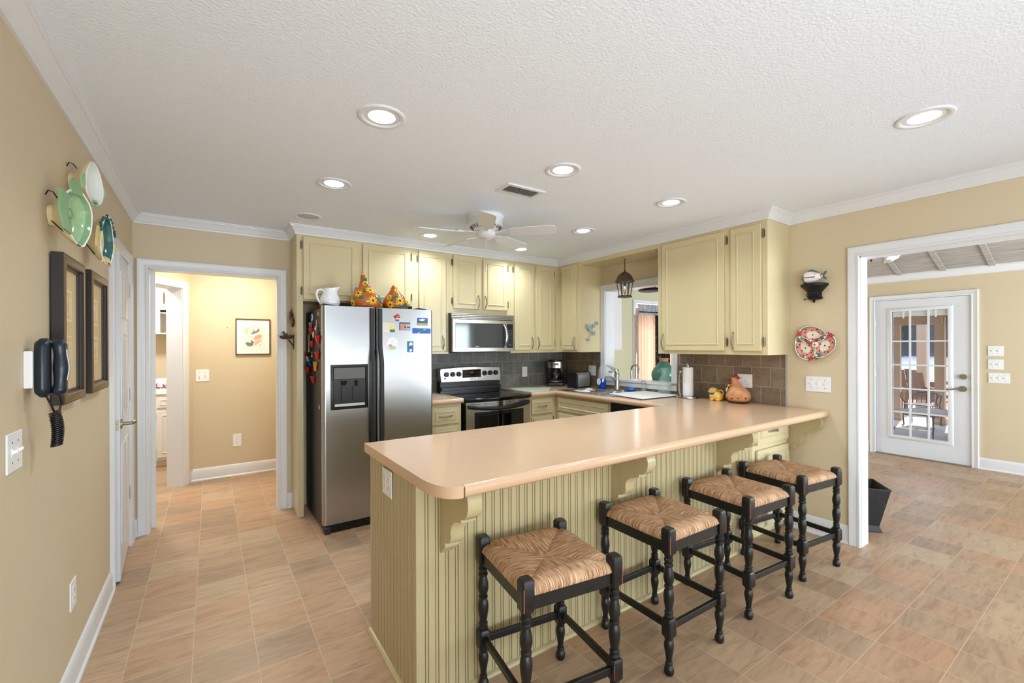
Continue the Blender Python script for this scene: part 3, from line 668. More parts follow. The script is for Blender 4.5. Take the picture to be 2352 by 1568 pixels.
b.sweep([(1.632, 3.725), (1.975, 3.725)], prof)
tag(obj('worktop', b, 'counter', smooth=60), 'short peach laminate worktop between refrigerator and stove', 'worktop')

# ------------------------------------------------------------------ peninsula with beadboard and corbels
YPF, YPB = 1.655, 2.262
pn = thing('peninsula_cabinet', 'cream beadboard peninsula below the long worktop with scroll corbels', 'peninsula', (1.9, 1.95, 0), group=G)
def beadboard(F, u0, u1, z0, z1, pitch=.0445):
    b = B(F); pts = [(u0, 0)]; n = max(1, round((u1 - u0) / pitch)); p = (u1 - u0) / n
    for k in range(n):
        a = u0 + (k + 1) * p
        if k < n - 1:
            for du, dn in ((-.0085, 0), (-.0065, -.004), (-.0045, -.0005), (0, .0012), (.0045, -.0005), (.0065, -.004), (.0085, 0)): pts.append((a + du, dn))
    pts.append((u1, 0))
    lo = [b.v((u, z0, nn)) for u, nn in pts]; hi = [b.v((u, z1, nn)) for u, nn in pts]
    for i in range(len(pts) - 1):
        b.mi = 1 if min(pts[i][1], pts[i + 1][1]) < -.003 else 0
        b.f([lo[i], lo[i + 1], hi[i + 1], hi[i]])
    b.mi = 0
    return b
b = B(); b.box(XE + .004, 3.225, YPF + .006, YPB, 0, CZ0 - .001); obj('carcass', b, 'bead', pn)
obj('beadboard_front', beadboard(F_BACK(YPF), XE - .001, 3.225, 0, CZ0 - .001), ('bead', 'glaze'), pn, smooth=0)
obj('beadboard_end', beadboard(frame((XE, 0, 0), (0, 1, 0), (0, 0, 1), (-1, 0, 0)), YPF, YPB, 0, CZ0 - .001), ('bead', 'glaze'), pn, smooth=0)
b = B(F_PLAN); b.sweep([(XE, YPB), (XE, YPF), (3.225, YPF)], [(-o_, z) for o_, z in ((0, 0), (.018, 0), (.018, .006), (.013, .014), (.006, .018), (0, .019))])
obj('shoe_moulding', b, 'bead', pn, smooth=50)
CORB = [(0, CZ0 - .001), (.222, CZ0 - .001), (.232, .892), (.240, .868), (.240, .843), (.230, .816), (.206, .797), (.185, .792), (.185, .777), (.160, .774), (.130, .764), (.108, .744), (.098, .718), (.1, .696), (.093, .676), (.072, .661), (.05, .656), (.05, .637), (.03, .622), (.012, .606), (0, .596)]
for x in (.770, 1.772, 2.775):
    b = B(frame((x, YPF, 0), (0, -1, 0), (0, 0, 1), (1, 0, 0))); b.prism(CORB, 0, .062); obj('corbel', b, 'bead', pn, bev=.003, smooth=50)
ou = thing('outlet', 'white twin outlet plate on the beadboard end of the peninsula', 'outlet', (XE, 1.98, .79))
def plate(name_root, F, u0, u1, v0, v1):
    b = B(F); b.box(u0, u1, v0, v1, 0, .006); return obj('cover_plate', b, 'plate', name_root, bev=.0035)
def recept(root, F, u, v):
    b = B(F)
    for s in (1, -1):
        b.box(u - .016, u + .016, v + s * .019 - .014, v + s * .019 + .014, .004, .0075)
    q = obj('receptacle', b, 'plate', root, bev=.003)
    b = B(F)
    for s in (1, -1):
        for du in (-.006, .006): b.box(u + du - .0012, u + du + .0012, v + s * .019 - .002, v + s * .019 + .007, .007, .0079)
        b.cyl((u, v + s * .019 - .008, .007), (u, v + s * .019 - .008, .0079), .0022, n=8)
    obj('slots', b, 'slot', q)
def toggle(root, F, u, v, up=1):
    b = B(F); b.box(u - .006, u + .006, v - .012, v + .012, .005, .0075); q = obj('switch_frame', b, 'plate', root)
    b = B(F); b.hexa([(u - .004, v - .006, .006), (u + .004, v - .006, .006), (u + .004, v + .006, .006), (u - .004, v + .006, .006), (u - .003, v + up * .006 - .004, .018), (u + .003, v + up * .006 - .004, .018), (u + .003, v + up * .006 + .004, .018), (u - .003, v + up * .006 + .004, .018)])
    obj('switch_toggle', b, 'plate', q)
    b = B(F)
    for s in (1, -1): b.cyl((u, v + s * .03, .006), (u, v + s * .03, .0068), .0028, n=8)
    obj('screw', b, 'slot', root)
F = frame((XE - .0022, 0, 0), (0, 1, 0), (0, 0, 1), (-1, 0, 0))
plate(ou, F, 1.921, 2.046, .762, .882); recept(ou, F, 1.955, .822); recept(ou, F, 2.011, .822)
# drawer unit at the wall end
c = thing('drawer_cabinet', 'cream drawer unit of the peninsula against the den wall', 'cabinet', (3.5, 1.95, 0), group=G)
b = B(); b.box(3.227, 3.80, YPF, YPB, .07, CZ0 - .001); b.box(3.24, 3.80, YPF + .05, YPB, 0, .07); obj('carcass', b, 'cab', c)
FP = F_BACK(YPF)
for z0, z1 in ((.708, .868), (.40, .672), (.10, .36)):
    d = slab(c, 'drawer', FP, 3.268, 3.745, z0, z1, .042); pull(d, FP, (z0 + z1) / 2 + .01, 3.43, 3.56, True)
b = B(frame((3.757, YPF, 0), (0, -1, 0), (0, 0, 1), (1, 0, 0))); b.prism(CORB, 0, .05); obj('corbel', b, 'bead', c, bev=.003, smooth=50)
b = B(FP); b.box(3.236, 3.256, .735, .765, 0, .006); b.box(3.240, 3.252, .742, .758, .006, .012); obj('latch', b, 'black', c)

# ------------------------------------------------------------------ refrigerator
fr = thing('refrigerator', 'stainless side by side refrigerator with black handles and water dispenser', 'refrigerator', (1.16, 3.97, 0))
b = B(); b.box(.712, 1.610, 3.665, 4.33, .03, 1.745); obj('body', b, 'blackm', fr, bev=.006)
FF = F_BACK(3.66)
def fdoor(x0, x1, z0, z1):
    b = B(F_PLAN); r = .022; P = [(x0, 3.66), (x0, 3.597 + r)] + [(x0 + r - r * math.cos(a), 3.597 + r - r * math.sin(a)) for a in [PI / 2 * k / 6 for k in range(1, 7)]]
    P += [(x1 - r + r * math.sin(a), 3.597 + r - r * math.cos(a)) for a in [PI / 2 * k / 6 for k in range(0, 6)]] + [(x1, 3.597 + r), (x1, 3.66)]
    b.prism(P, z0, z1); return b
b = fdoor(.707, 1.112, .066, 1.758)
ld = obj('door', b, 'steel', fr, smooth=40)
rd = obj('door', fdoor(1.121, 1.615, .066, 1.758), 'steel', fr, smooth=40)
for o_ in (ld, rd): o_.modifiers.new('weighted', 'WEIGHTED_NORMAL').keep_sharp = True
FH = F_BACK(3.597)
for dd, xh, nm in ((ld, 1.080, 1), (rd, 1.146, 1)):
    b = B(FH)
    pth = [(xh, 1.752, .008), (xh, 1.45, .008), (xh, 1.42, .012), (xh, 1.33, .045), (xh, 1.30, .05), (xh, .74, .05), (xh, .70, .045), (xh, .60, .012), (xh, .57, .008), (xh, .25, .008)]
    rs = []
    for u, v, n in pth: rs.append([(u - .017, v, n - .008), (u + .017, v, n - .008), (u + .017, v, n + .004), (u + .010, v, n + .010), (u - .010, v, n + .010), (u - .017, v, n + .004)])
    b.rings(rs); obj('handle', b, 'blackm', dd, smooth=30)
b = B(FH); b.sweep([(.762, .951), (1.046, .951), (1.046, 1.300), (.762, 1.300)], [(0, -.002), (0, .008), (.004, .010), (.016, .010), (.02, .004), (.02, -.002)], True)
b.box(.782, 1.026, .971, 1.28, .0005, .003)
ds = obj('dispenser', b, 'black', ld, smooth=30)
b = B(FH); b.box(.784, 1.024, 1.185, 1.278, .003, .009); obj('control_panel', b, 'glassb', ds, bev=.003)
b = B(FH); b.box(.84, .875, 1.02, 1.165, .003, .02); b.lathe([(.0, 0), (.028, 0), (.022, .03), (0, .03)], (0, 0, 0), 16) if False else None
b.cyl((.858, 1.172, .015), (.858, 1.14, .015), .024, .014); b.cyl((.955, 1.172, .012), (.955, 1.13, .012), .012, .008); b.box(.925, .985, 1.02, 1.13, .003, .012)
obj('dispenser_paddle', b, 'black', ds)
b = B(FH); b.box(.79, 1.018, .975, .995, .003, .014)
for k in range(12): b.box(.80 + k * .018, .806 + k * .018, .98, .99, .014, .016)
obj('drip_grille', b, 'silver', ds)
b = B(); b.box(.72, 1.60, 3.60, 3.66, .012, .06)
for k in range(3): b.box(.80, 1.56, 3.597, 3.602, .02 + k * .013, .026 + k * .013)
obj('toe_grille', b, 'black', fr)
for x0 in (.715, 1.56): b = B(); b.box(x0, x0 + .045, 3.588, 3.65, 0, .055); obj('foot', b, 'blackm', fr, bev=.006)
for x0, x1 in ((.712, .83), (1.49, 1.612)):
    b = B(); b.hexa([(x0, 3.62, 1.757), (x1, 3.66, 1.757), (x1, 3.76, 1.757), (x0, 3.76, 1.757), (x0 + .004, 3.625, 1.776), (x1 - .02, 3.665, 1.768), (x1 - .01, 3.755, 1.768), (x0 + .004, 3.755, 1.776)]); obj('hinge_cover', b, 'black', fr, bev=.004)

# ------------------------------------------------------------------ stove
st = thing('electric_range', 'stainless electric range with black glass cooktop below the microwave', 'stove', (2.388, 4.05, 0))
b = B(); b.box(2.010, 2.766, 3.74, 4.36, .03, .90); b.box(2.03, 2.74, 3.76, 4.3, 0, .03); obj('body', b, 'black', st)
b = B(F_PLAN)
front = [(2.005 + .763 * k / 14, 3.70 - .045 * math.sin(PI * k / 14) ** .7) for k in range(15)]
b.prism(front + [(2.768, 4.33), (2.005, 4.33)], .902, .938); obj('cooktop', b, 'glassb', st, bev=.010, smooth=50, seg=3)
b = B()
for x, y, r in ((2.20, 3.86, .10), (2.58, 3.86, .09), (2.20, 4.14, .075), (2.58, 4.14, .10)): b.lathe([(r, .9382), (r, .9386), (r - .003, .9386), (r - .003, .9382)], (x, y, 0), 32, cap=False)
obj('burner_ring', b, 'slot', st)
b = B(); b.box(2.012, 2.764, 4.30, 4.395, .935, 1.06); b.box(2.016, 2.760, 4.27, 4.30, .96, 1.0); obj('backguard', b, 'black', st, bev=.004)
FK = F_BACK(4.30)
b = B(FK); T_ = [(2.018, 1.052), (2.766, 1.047), (2.769, 1.14), (2.762, 1.190), (2.75, 1.197), (2.6, 1.206), (2.388, 1.214), (2.18, 1.208), (2.02, 1.199), (2.008, 1.192), (2.006, 1.14)]
b.prism(T_, -.07, .012); cp = obj('control_panel', b, 'steel2', st, bev=.006, smooth=30)
b = B(FK); b.box(2.271, 2.506, 1.094, 1.182, .01, .0145); dp = obj('display', b, 'glassb', cp, bev=.004)
b = B(FK)
for r in range(2):
    for k in range(3):
        b.box(2.29 + k * .025, 2.303 + k * .025, 1.115 + r * .03, 1.119 + r * .03, .0145, .0149); b.box(2.43 + k * .022, 2.442 + k * .022, 1.115 + r * .03, 1.119 + r * .03, .0145, .0149)
b.box(2.37, 2.41, 1.14, 1.158, .0145, .0148); obj('keypad_marks', b, 'slot', dp)
for x in (2.080, 2.154, 2.227, 2.552, 2.625, 2.699):
    b = B(FK); b.cyl((x, 1.137, .01), (x, 1.137, .034), .029, .025, 24); b.box(x - .005, x + .005, 1.115, 1.159, .03, .042)
    k = obj('knob', b, 'black', cp, bev=.002)
    b = B(FK); b.cyl((x, 1.137, .011), (x, 1.137, .0145), .0325, .031, 24); b.box(x - .001, x + .001, 1.173, 1.183, .012, .013); b.box(x - .010, x + .010, 1.188, 1.191, .012, .0125); obj('dial_ring', b, 'steel2', k)
b = B(FK); b.cyl((2.062, 1.095, .011), (2.062, 1.095, .016), .010); b.box(2.08, 2.105, 1.093, 1.097, .012, .0127); obj('indicator', b, 'black', cp)
b = B(FK)
for k in range(6): b.box(2.378 + k * .0065, 2.3825 + k * .0065, 1.076, 1.082, .0115, .013)
obj('badge', b, 'black', cp)
FO = F_BACK(3.735)
b = B(FO)
for k in range(14):
    a0, a1 = k / 14, (k + 1) / 14; n0, n1 = .012 + .026 * math.sin(PI * a0), .012 + .026 * math.sin(PI * a1); u0, u1 = 2.012 + .752 * a0, 2.012 + .752 * a1
    b.hexa([(u0, .19, -.01), (u1, .19, -.01), (u1, .895, -.01), (u0, .895, -.01), (u0, .19, n0), (u1, .19, n1), (u1, .895, n1), (u0, .895, n0)])
od = obj('oven_door', b, 'steel2', st, smooth=60)
def bowed(b, u0, u1, v0, v1, e, n=10):
    for k in range(n):
        a0, a1 = u0 + (u1 - u0) * k / n, u0 + (u1 - u0) * (k + 1) / n; f_ = lambda u: .012 + .026 * math.sin(PI * (u - 2.012) / .752) + e
        b.hexa([(a0, v0, 0), (a1, v0, 0), (a1, v1, 0), (a0, v1, 0), (a0, v0, f_(a0)), (a1, v0, f_(a1)), (a1, v1, f_(a1)), (a0, v1, f_(a0))])
b = B(FO); bowed(b, 2.098, 2.676, .33, .80, .0025); ow = obj('oven_window', b, 'black', od, smooth=60)
b = B(FO); bowed(b, 2.145, 2.62, .37, .763, .004); obj('oven_glass', b, 'glassb', ow, smooth=60)
b = B(FO); pts = [(2.028 + .72 * k / 16, .858 - .028 * math.sin(PI * k / 16), .028 + .055 * math.sin(PI * k / 16) ** .6) for k in range(17)]
rs = [[(u, v - .017, n - .012), (u, v + .017, n - .012), (u, v + .019, n + .004), (u, v + .008, n + .014), (u, v - .008, n + .014), (u, v - .019, n + .004)] for u, v, n in pts]; b.rings(rs); obj('oven_handle', b, 'black', od, smooth=50)
b = B(FO)
for k in range(5): b.box(2.06 + k * .14, 2.15 + k * .14, .879, .884, .03, .0405)
obj('door_vents', b, 'black', od)
b = B(); b.box(2.012, 2.764, 3.725, 3.745, .04, .18); obj('storage_drawer', b, 'steel2', st, bev=.004)

# ------------------------------------------------------------------ microwave
mw = thing('microwave', 'stainless over the range microwave with dark glass door', 'microwave', (2.388, 4.2, 1.378))
b = B(); b.box(2.010, 2.762, 4.035, YH - .012, 1.380, 1.775); obj('body', b, 'black', mw)
FM = F_BACK(4.0)
b = B(FM); b.box(2.008, 2.764, 1.722, 1.776, -.035, -.012)
for k in range(3): b.hexa([(2.008, 1.728 + k * .018, -.012), (2.764, 1.728 + k * .018, -.012), (2.764, 1.738 + k * .018, -.012), (2.008, 1.738 + k * .018, -.012), (2.008, 1.726 + k * .018, .006), (2.764, 1.726 + k * .018, .006), (2.764, 1.732 + k * .018, .008), (2.008, 1.732 + k * .018, .008)])
obj('vent_grille', b, 'steel2', mw)
b = B(FM); b.box(2.010, 2.762, 1.380, 1.718, -.035, 0); md_ = obj('door', b, 'steel2', mw, bev=.006)
b = B(FM); b.box(2.040, 2.655, 1.422, 1.680, -.002, .003); obj('door_window', b, 'mwglass', md_, bev=.002)
b = B(FM); b.box(2.664, 2.745, 1.420, 1.678, -.002, .003); kp = obj('keypad', b, 'black', mw, bev=.002)
b = B(FM)
for r in range(10):
    for k in range(3): b.box(2.676 + k * .022, 2.688 + k * .022, 1.44 + r * .0185, 1.447 + r * .0185, .003, .0034)
b.cyl((2.704, 1.452, .003), (2.704, 1.452, .0036), .010, n=14); obj('keypad_marks', b, 'slot', kp)
b = B(FM); pts = [(2.627 + .012 * math.sin(PI * k / 14), 1.415 + .258 * k / 14, .006 + .04 * math.sin(PI * k / 14) ** .7) for k in range(15)]
rs = [[(u - .012, v, n - .006), (u + .012, v, n - .006), (u + .013, v, n + .003), (u + .005, v, n + .008), (u - .005, v, n + .008), (u - .013, v, n + .003)] for u, v, n in pts]; b.rings(rs); obj('handle', b, 'steel2', md_, smooth=50)
b = B(FM)
for k in range(6): b.box(2.275 + k * .0065, 2.2795 + k * .0065, 1.432, 1.439, .003, .004)
obj('badge', b, 'silver', md_)
b = B(); b.box(2.1, 2.68, 4.06, 4.36, 1.372, 1.381); obj('underside_filter', b, 'blackm', mw)

# ------------------------------------------------------------------ counter appliances
co = thing('coffee_maker', 'black and silver drip coffee maker in the counter corner', 'coffee maker', (3.51, 4.19, ZT), math.radians(-38))
def lb(): return B()
b = lb(); b.box(-.098, .098, -.115, .115, 0, .045); b.box(-.098, .098, .03, .115, .04, .30); obj('body', b, 'black', co, bev=.014, local=True, seg=3)
b = lb(); b.lathe([(.0, .215), (.088, .215), (.094, .225), (.096, .30), (.088, .318), (0, .32)], (0, -.01, 0), 28); obj('brew_head', b, 'black', co, local=True)
b = lb(); pts0 = []
for z0, z1 in ((.222, .296),):
    b.grid(lambda i, j: (.0985 * math.sin((i - .5) * 2.7), -.01 - .0985 * math.cos((i - .5) * 2.7), z0 + (z1 - z0) * j), 20, 1)
bd = obj('silver_band', b, 'steel2', co, local=True)
b = lb(); b.grid(lambda i, j: (.0995 * math.sin((i - .5) * .6), -.01 - .0995 * math.cos((i - .5) * .6), .255 + .024 * j), 6, 1); obj('clock_display', b, 'slot', bd, local=True)
b = lb(); b.lathe([(.03, .05), (.068, .052), (.078, .075), (.08, .12), (.07, .165), (.055, .19), (.055, .2)], (0, -.022, 0), 28); ca = obj('carafe', b, 'glassb', co, local=True)
b = lb(); b.tube([(.055, -.05, .185), (.10, -.075, .18), (.112, -.082, .13), (.10, -.075, .075), (.075, -.055, .07)], .009, 8); b.lathe([(.058, .196), (.06, .205), (.03, .212), (0, .213)], (0, -.022, 0), 24); obj('carafe_handle', b, 'black', ca, local=True)
b = lb(); b.lathe([(.081, .058), (.082, .066)], (0, -.022, 0), 28, cap=False); obj('carafe_band', b, 'silver', ca, local=True)
b = lb(); b.lathe([(.0, .0455), (.086, .0455), (.088, .049), (0, .0495)], (0, -.022, 0), 28); obj('warming_plate', b, 'steel2', co, local=True)
to = thing('toaster', 'black and brushed steel two slot toaster beside the sink', 'toaster', (3.60, 3.862, ZT), math.radians(10))
# the long side faces the sink, the end faces the camera
b = lb(); prof = [(-.068, .012), (-.068, .15), (-.054, .172), (-.034, .180), (.034, .180), (.054, .172), (.068, .15), (.068, .012)]
bx = B(frame((0, 0, 0), (0, 1, 0), (0, 0, 1), (1, 0, 0))); bx.prism(prof, -.115, .115); obj('shell', bx, 'steel3', to, local=True, smooth=50)
for s in (-1, 1):
    bx = B(frame((0, 0, 0), (0, 1, 0), (0, 0, 1), (1, 0, 0))); bx.prism([(p[0] * 1.04, p[1] * 1.02) for p in prof], s * .115, s * .140); ec = obj('end_cap', bx, 'black', to, local=True, bev=.008, smooth=50)
    if s < 0:
        bx = lb(); bx.box(-.152, -.14, -.02, .02, .115, .13); bx.cyl((-.14, -.03, .05), (-.15, -.03, .05), .012); obj('lever', bx, 'black', ec, local=True, bev=.003)
bx = lb(); bx.box(-.14, .14, -.068, .068, 0, .014); obj('base', bx, 'black', to, local=True)
bx = lb(); bx.box(-.095, .095, -.04, -.014, .179, .182); bx.box(-.095, .095, .014, .04, .179, .182); obj('slot', bx, 'gap', to, local=True)
bx = B(frame((0, -.068, 0), (1, 0, 0), (0, 0, 1), (0, -1, 0)))
P_ = []
for k in range(17):
    a = -PI / 2 + PI * k / 16; P_.append((.03 + .024 * math.cos(a), .128 + .024 * math.sin(a)))
for k in range(17):
    a = PI / 2 + PI * k / 16; P_.append((-.06 + .024 * math.cos(a), .128 + .024 * math.sin(a)))
bx.prism(P_, -.004, .004); obj('control_badge', bx, 'silver', to, local=True, bev=.002)
# outlets and boards by the stove
for nm, lab, F, u0, u1, v0, v1 in (('outlet', 'white outlet plate on slate tile right of the stove', F_BACK(YH - .009), 3.150, 3.228, 1.061, 1.185),
                                   ('outlet', 'white outlet plate on tile above the toaster', F_RIGHT(XR - .009), 3.79, 3.91, 1.08, 1.20)):
    t = thing(nm, lab, 'outlet', (F @ Vector(((u0 + u1) / 2, v0, 0)))); plate(t, F, u0, u1, v0, v1); recept(t, F, (u0 + u1) / 2 if u1 - u0 < .1 else u1 - .033, (v0 + v1) / 2)
    if u1 - u0 > .1: toggle(t, F, u0 + .034, (v0 + v1) / 2)
b = B(F_PLAN); b.prism([(2.80, 3.735), (3.14, 3.80), (3.33, 4.02), (2.83, 4.30)], ZT + .001, ZT + .006)
b = B(); b.hexa([(2.80, 3.74, ZT + .001), (3.05, 3.755, ZT + .001), (3.31, 4.03, ZT + .001), (2.80, 4.29, ZT + .001), (2.80, 3.74, ZT + .007), (3.05, 3.755, ZT + .007), (3.31, 4.03, ZT + .007), (2.80, 4.29, ZT + .007)])
tag(obj('cutting_board', b, 'mint', bev=.002), 'pale mint glass cutting board on the counter right of the stove', 'cutting board')
b = B(); b.hexa([(1.635, 3.78, ZT + .001), (1.86, 3.80, ZT + .001), (1.90, 4.20, ZT + .001), (1.635, 4.22, ZT + .001), (1.635, 3.78, ZT + .009), (1.86, 3.80, ZT + .009), (1.90, 4.20, ZT + .009), (1.635, 4.22, ZT + .009)])
tag(obj('cutting_board', b, 'tanb', bev=.002), 'speckled tan cutting board on the short counter between refrigerator and stove', 'cutting board')

# ------------------------------------------------------------------ sink
sk = thing('kitchen_sink', 'stainless double bowl drop-in sink below the pass-through', 'sink', (3.45, 3.34, .75))
def bowl(y0, y1):
    b = B(F_PLAN); x0, x1, r = 3.235, 3.61, .05
    def rr(i, z, ins):
        P_ = []
        for cx, cy, a0 in ((x1 - ins - r, y1 - ins - r, 0), (x0 + ins + r, y1 - ins - r, 90), (x0 + ins + r, y0 + ins + r, 180), (x1 - ins - r, y0 + ins + r, 270)):
            for k in range(6): a = math.radians(a0 + 90 * k / 5); P_.append((cx + r * math.cos(a), cy + r * math.sin(a), z))
        return P_
    b.rings([rr(0, .9535, -.006), rr(0, .952, .002), rr(0, .94, .006), rr(0, .80, .014), rr(0, .785, .04)], cap=False)
    rs = rr(0, .785, .04); b.f([b.v(p) for p in rs]); return b
obj('bowl', bowl(3.365, 3.695), 'steel2', sk, smooth=60); obj('bowl', bowl(2.985, 3.325), 'steel2', sk, smooth=60)
b = B(); z0, z1 = ZT + .0005, .9545
b.box(3.165, 3.232, 2.95, 3.735, z0, z1); b.box(3.612, 3.725, 2.95, 3.735, z0, z1); b.box(3.232, 3.612, 3.697, 3.735, z0, z1); b.box(3.232, 3.612, 2.95, 2.983, z0, z1); b.box(3.232, 3.612, 3.327, 3.363, z0, z1)
obj('rim', b, 'steel2', sk, bev=.003)
fa = thing('faucet', 'brushed nickel single lever kitchen faucet behind the sink bowls', 'faucet', (3.67, 3.34, .954))
b = B(); b.lathe([(.0, 0), (.1, 0), (.1, .006), (.03, .012)], (3.67, 3.34, .954), 24, sx=.3, sy=1); obj('deck_plate', b, 'chrome', fa)
b = B(); b.lathe([(.034, 0), (.030, .02), (.027, .06), (.026, .12), (.030, .155), (.030, .163), (.024, .165), (.028, .172), (.025, .205), (.012, .222), (0, .225)], (3.67, 3.34, .962), 24); obj('body', b, 'steel2', fa)
b = B(); b.tube([(3.67, 3.345, 1.165), (3.66, 3.39, 1.185), (3.65, 3.435, 1.215), (3.64, 3.475, 1.225)], [.017, .014, .011, .007], 10); obj('lever', b, 'steel2', fa)
b = B(); b.tube([(3.655, 3.34, 1.06), (3.58, 3.34, 1.10), (3.50, 3.34, 1.10), (3.46, 3.34, 1.075), (3.45, 3.34, 1.05)], [.014, .013, .012, .013, .013], 10); obj('spout', b, 'steel2', fa)
b = B()
for k in range(7): b.ball((3.30 + .045 * (k % 3), 3.45 + .05 * (k // 3) + .012 * (k % 2), .945 + .006 * (k % 3)), (.055, .04, .012), 10, 6, Matrix.Rotation(k * .9, 3, 'Z') @ Matrix.Rotation(.25 * (k % 3), 3, 'X'))
tag(obj('crumpled_wrap', b, 'porcelain'), 'crumpled pale wrapping lying over the left sink bowl', 'wrapping')
b = B(); b.hexa([(3.20, 2.62, ZT + .007), (3.70, 2.60, ZT + .007), (3.76, 3.03, ZT + .007), (3.27, 3.08, ZT + .007), (3.20, 2.62, ZT + .017), (3.70, 2.60, ZT + .017), (3.76, 3.03, ZT + .017), (3.27, 3.08, ZT + .017)])
wb = tag(obj('cutting_board', b, 'plate', bev=.003), 'white rectangular cutting board lying over the right end of the sink', 'cutting board')
b = B()
for x, y in ((3.24, 2.66), (3.68, 2.64), (3.72, 3.0)): b.cyl((x, y, ZT + (.0003 if y < 2.9 else .006)), (x, y, ZT + .008), .012)
b.hexa([(3.205, 2.625, ZT + .0058), (3.695, 2.605, ZT + .0058), (3.752, 3.025, ZT + .006), (3.275, 3.072, ZT + .006), (3.205, 2.625, ZT + .0075), (3.695, 2.605, ZT + .0075), (3.752, 3.025, ZT + .0075), (3.275, 3.072, ZT + .0075)])
obj('foot', b, 'gap', wb)
so = thing('dish_soap_bottle', 'clear bottle of blue dish soap with round white label left of the faucet', 'bottle', (3.70, 3.588, .955))
b = B(); b.lathe([(.045, 0), (.052, .01), (.053, .105), (0, .106)], (3.70, 3.588, .956), 24, sx=.6); obj('soap', b, 'liquid', so)
b = B(); b.lathe([(.054, .106), (.052, .15), (.05, .2), (.042, .235), (.02, .25), (.014, .265), (0, .266)], (3.70, 3.588, .956), 24, sx=.6); obj('bottle', b, 'clearp', so)
b = B(frame((3.667, 3.61, 1.03), (0, 1, 0), (0, 0, 1), (-1, 0, 0))); b.lathe([(.0, 0), (.03, 0), (.03, .002), (0, .0022)], (0, 0, 0), 20, sy=1.3); obj('label', b, 'plate', so)
b = B(); b.tube([(3.70, 3.60, 1.0), (3.70, 3.56, 1.12), (3.695, 3.52, 1.20), (3.69, 3.49, 1.21)], .003, 6); obj('tube', b, 'clearp', so)
gb = thing('hand_soap_pump', 'small white and green soap container on the sill of the pass-through', 'soap container', (3.87, 3.61, 1.0625))
b = B(); b.box(3.84, 3.90, 3.575, 3.655, 1.0625, 1.125); obj('body', b, 'plate', gb, bev=.012, seg=3)
b = B(); b.box(3.85, 3.89, 3.60, 3.645, 1.124, 1.138); obj('lid', b, 'leaf', gb, bev=.006)
b = B(); b.box(3.836, 3.905, 3.565, 3.665, 1.0624, 1.070); obj('saucer', b, 'leaf', gb, bev=.004)
br = thing('dish_scrubber', 'blue plastic dish brush lying behind the sink by the faucet', 'brush', (3.70, 3.19, .955))
b = B(); b.lathe([(.0, 0), (.055, .004), (.06, .018), (.045, .034), (0, .04)], (3.70, 3.165, .956), 18, sx=.6); b.tube([(3.70, 3.2, .978), (3.70, 3.28, .968)], [.014, .006], 8); obj('scrubber_head', b, 'blue', br)
b = B()
for k in range(9): b.cyl((3.70 + .02 * math.cos(k * 2.4) * (k / 9), 3.165 + .045 * math.sin(k * 2.4), .955), (3.70 + .02 * math.cos(k * 2.4) * (k / 9), 3.165 + .045 * math.sin(k * 2.4), .972), .006, n=6)
obj('bristles', b, 'blue', br)
sh = thing('glass_shaker', 'small clear glass shaker with metal cap behind the cutting board', 'bottle', (3.755, 3.05, .95))
b = B(); b.lathe([(.0, .0), (.024, .0), (.026, .01), (.022, .09), (.02, .1), (.018, .1), (.02, .088), (.022, .012), (0, .008)], (3.755, 3.05, .95), 18); obj('glass_body', b, 'clearg', sh)
b = B(); b.lathe([(.022, .1), (.022, .115), (.014, .122), (0, .123)], (3.755, 3.05, .95), 18); obj('cap', b, 'silver', sh)
cf = tag(obj('glass_carafe', B().lathe([(0, 0), (.052, 0), (.062, .01), (.064, .05), (.062, .10), (.05, .135), (.032, .17), (.027, .20), (.034, .235), (.042, .252), (.039, .252), (.031, .235), (.0245, .20), (.029, .17), (.047, .134), (.059, .10), (.061, .05), (.058, .014), (0, .01)], (3.70, 2.752, ZT + .0175), 28), 'clearg', smooth=60), 'clear glass carafe standing on the white cutting board', 'carafe')
pt_ = thing('paper_towel_holder', 'upright steel paper towel holder on the counter right of the pass-through', 'paper towel holder', (3.70, 2.49, ZT))
b = B(); b.lathe([(0, 0), (.10, 0), (.104, .004), (.102, .014), (.09, .018), (0, .018)], (3.70, 2.49, ZT + .0005), 36); obj('base', b, 'chrome', pt_)
b = B(); b.cyl((3.70, 2.49, ZT + .01), (3.70, 2.49, 1.262), .008); b.lathe([(.012, 0), (.014, .012), (.011, .018), (.014, .026), (0, .034)], (3.70, 2.49, 1.243), 16); obj('rod', b, 'chrome', pt_)
b = B(); b.tube([(3.66, 2.542, ZT + .015), (3.655, 2.552, 1.02), (3.655, 2.556, 1.10), (3.655, 2.55, 1.17), (3.655, 2.54, 1.19)], .006, 8); b.ball((3.655, 2.538, 1.192), .011); obj('tension_arm', b, 'chrome', pt_)
b = B(); b.lathe([(.018, .02), (.046, .02), (.0465, .285), (.018, .285)], (3.70, 2.49, ZT), 32, cap=False); b.lathe([(.018, .02), (.046, .02)], (3.70, 2.49, ZT), 32, cap=False); b.lathe([(.018, .285), (.0465, .285)], (3.70, 2.49, ZT), 32, cap=False)
tag(obj('paper_towel_roll', b, 'towel'), 'white paper towel roll on the steel holder', 'paper towel')
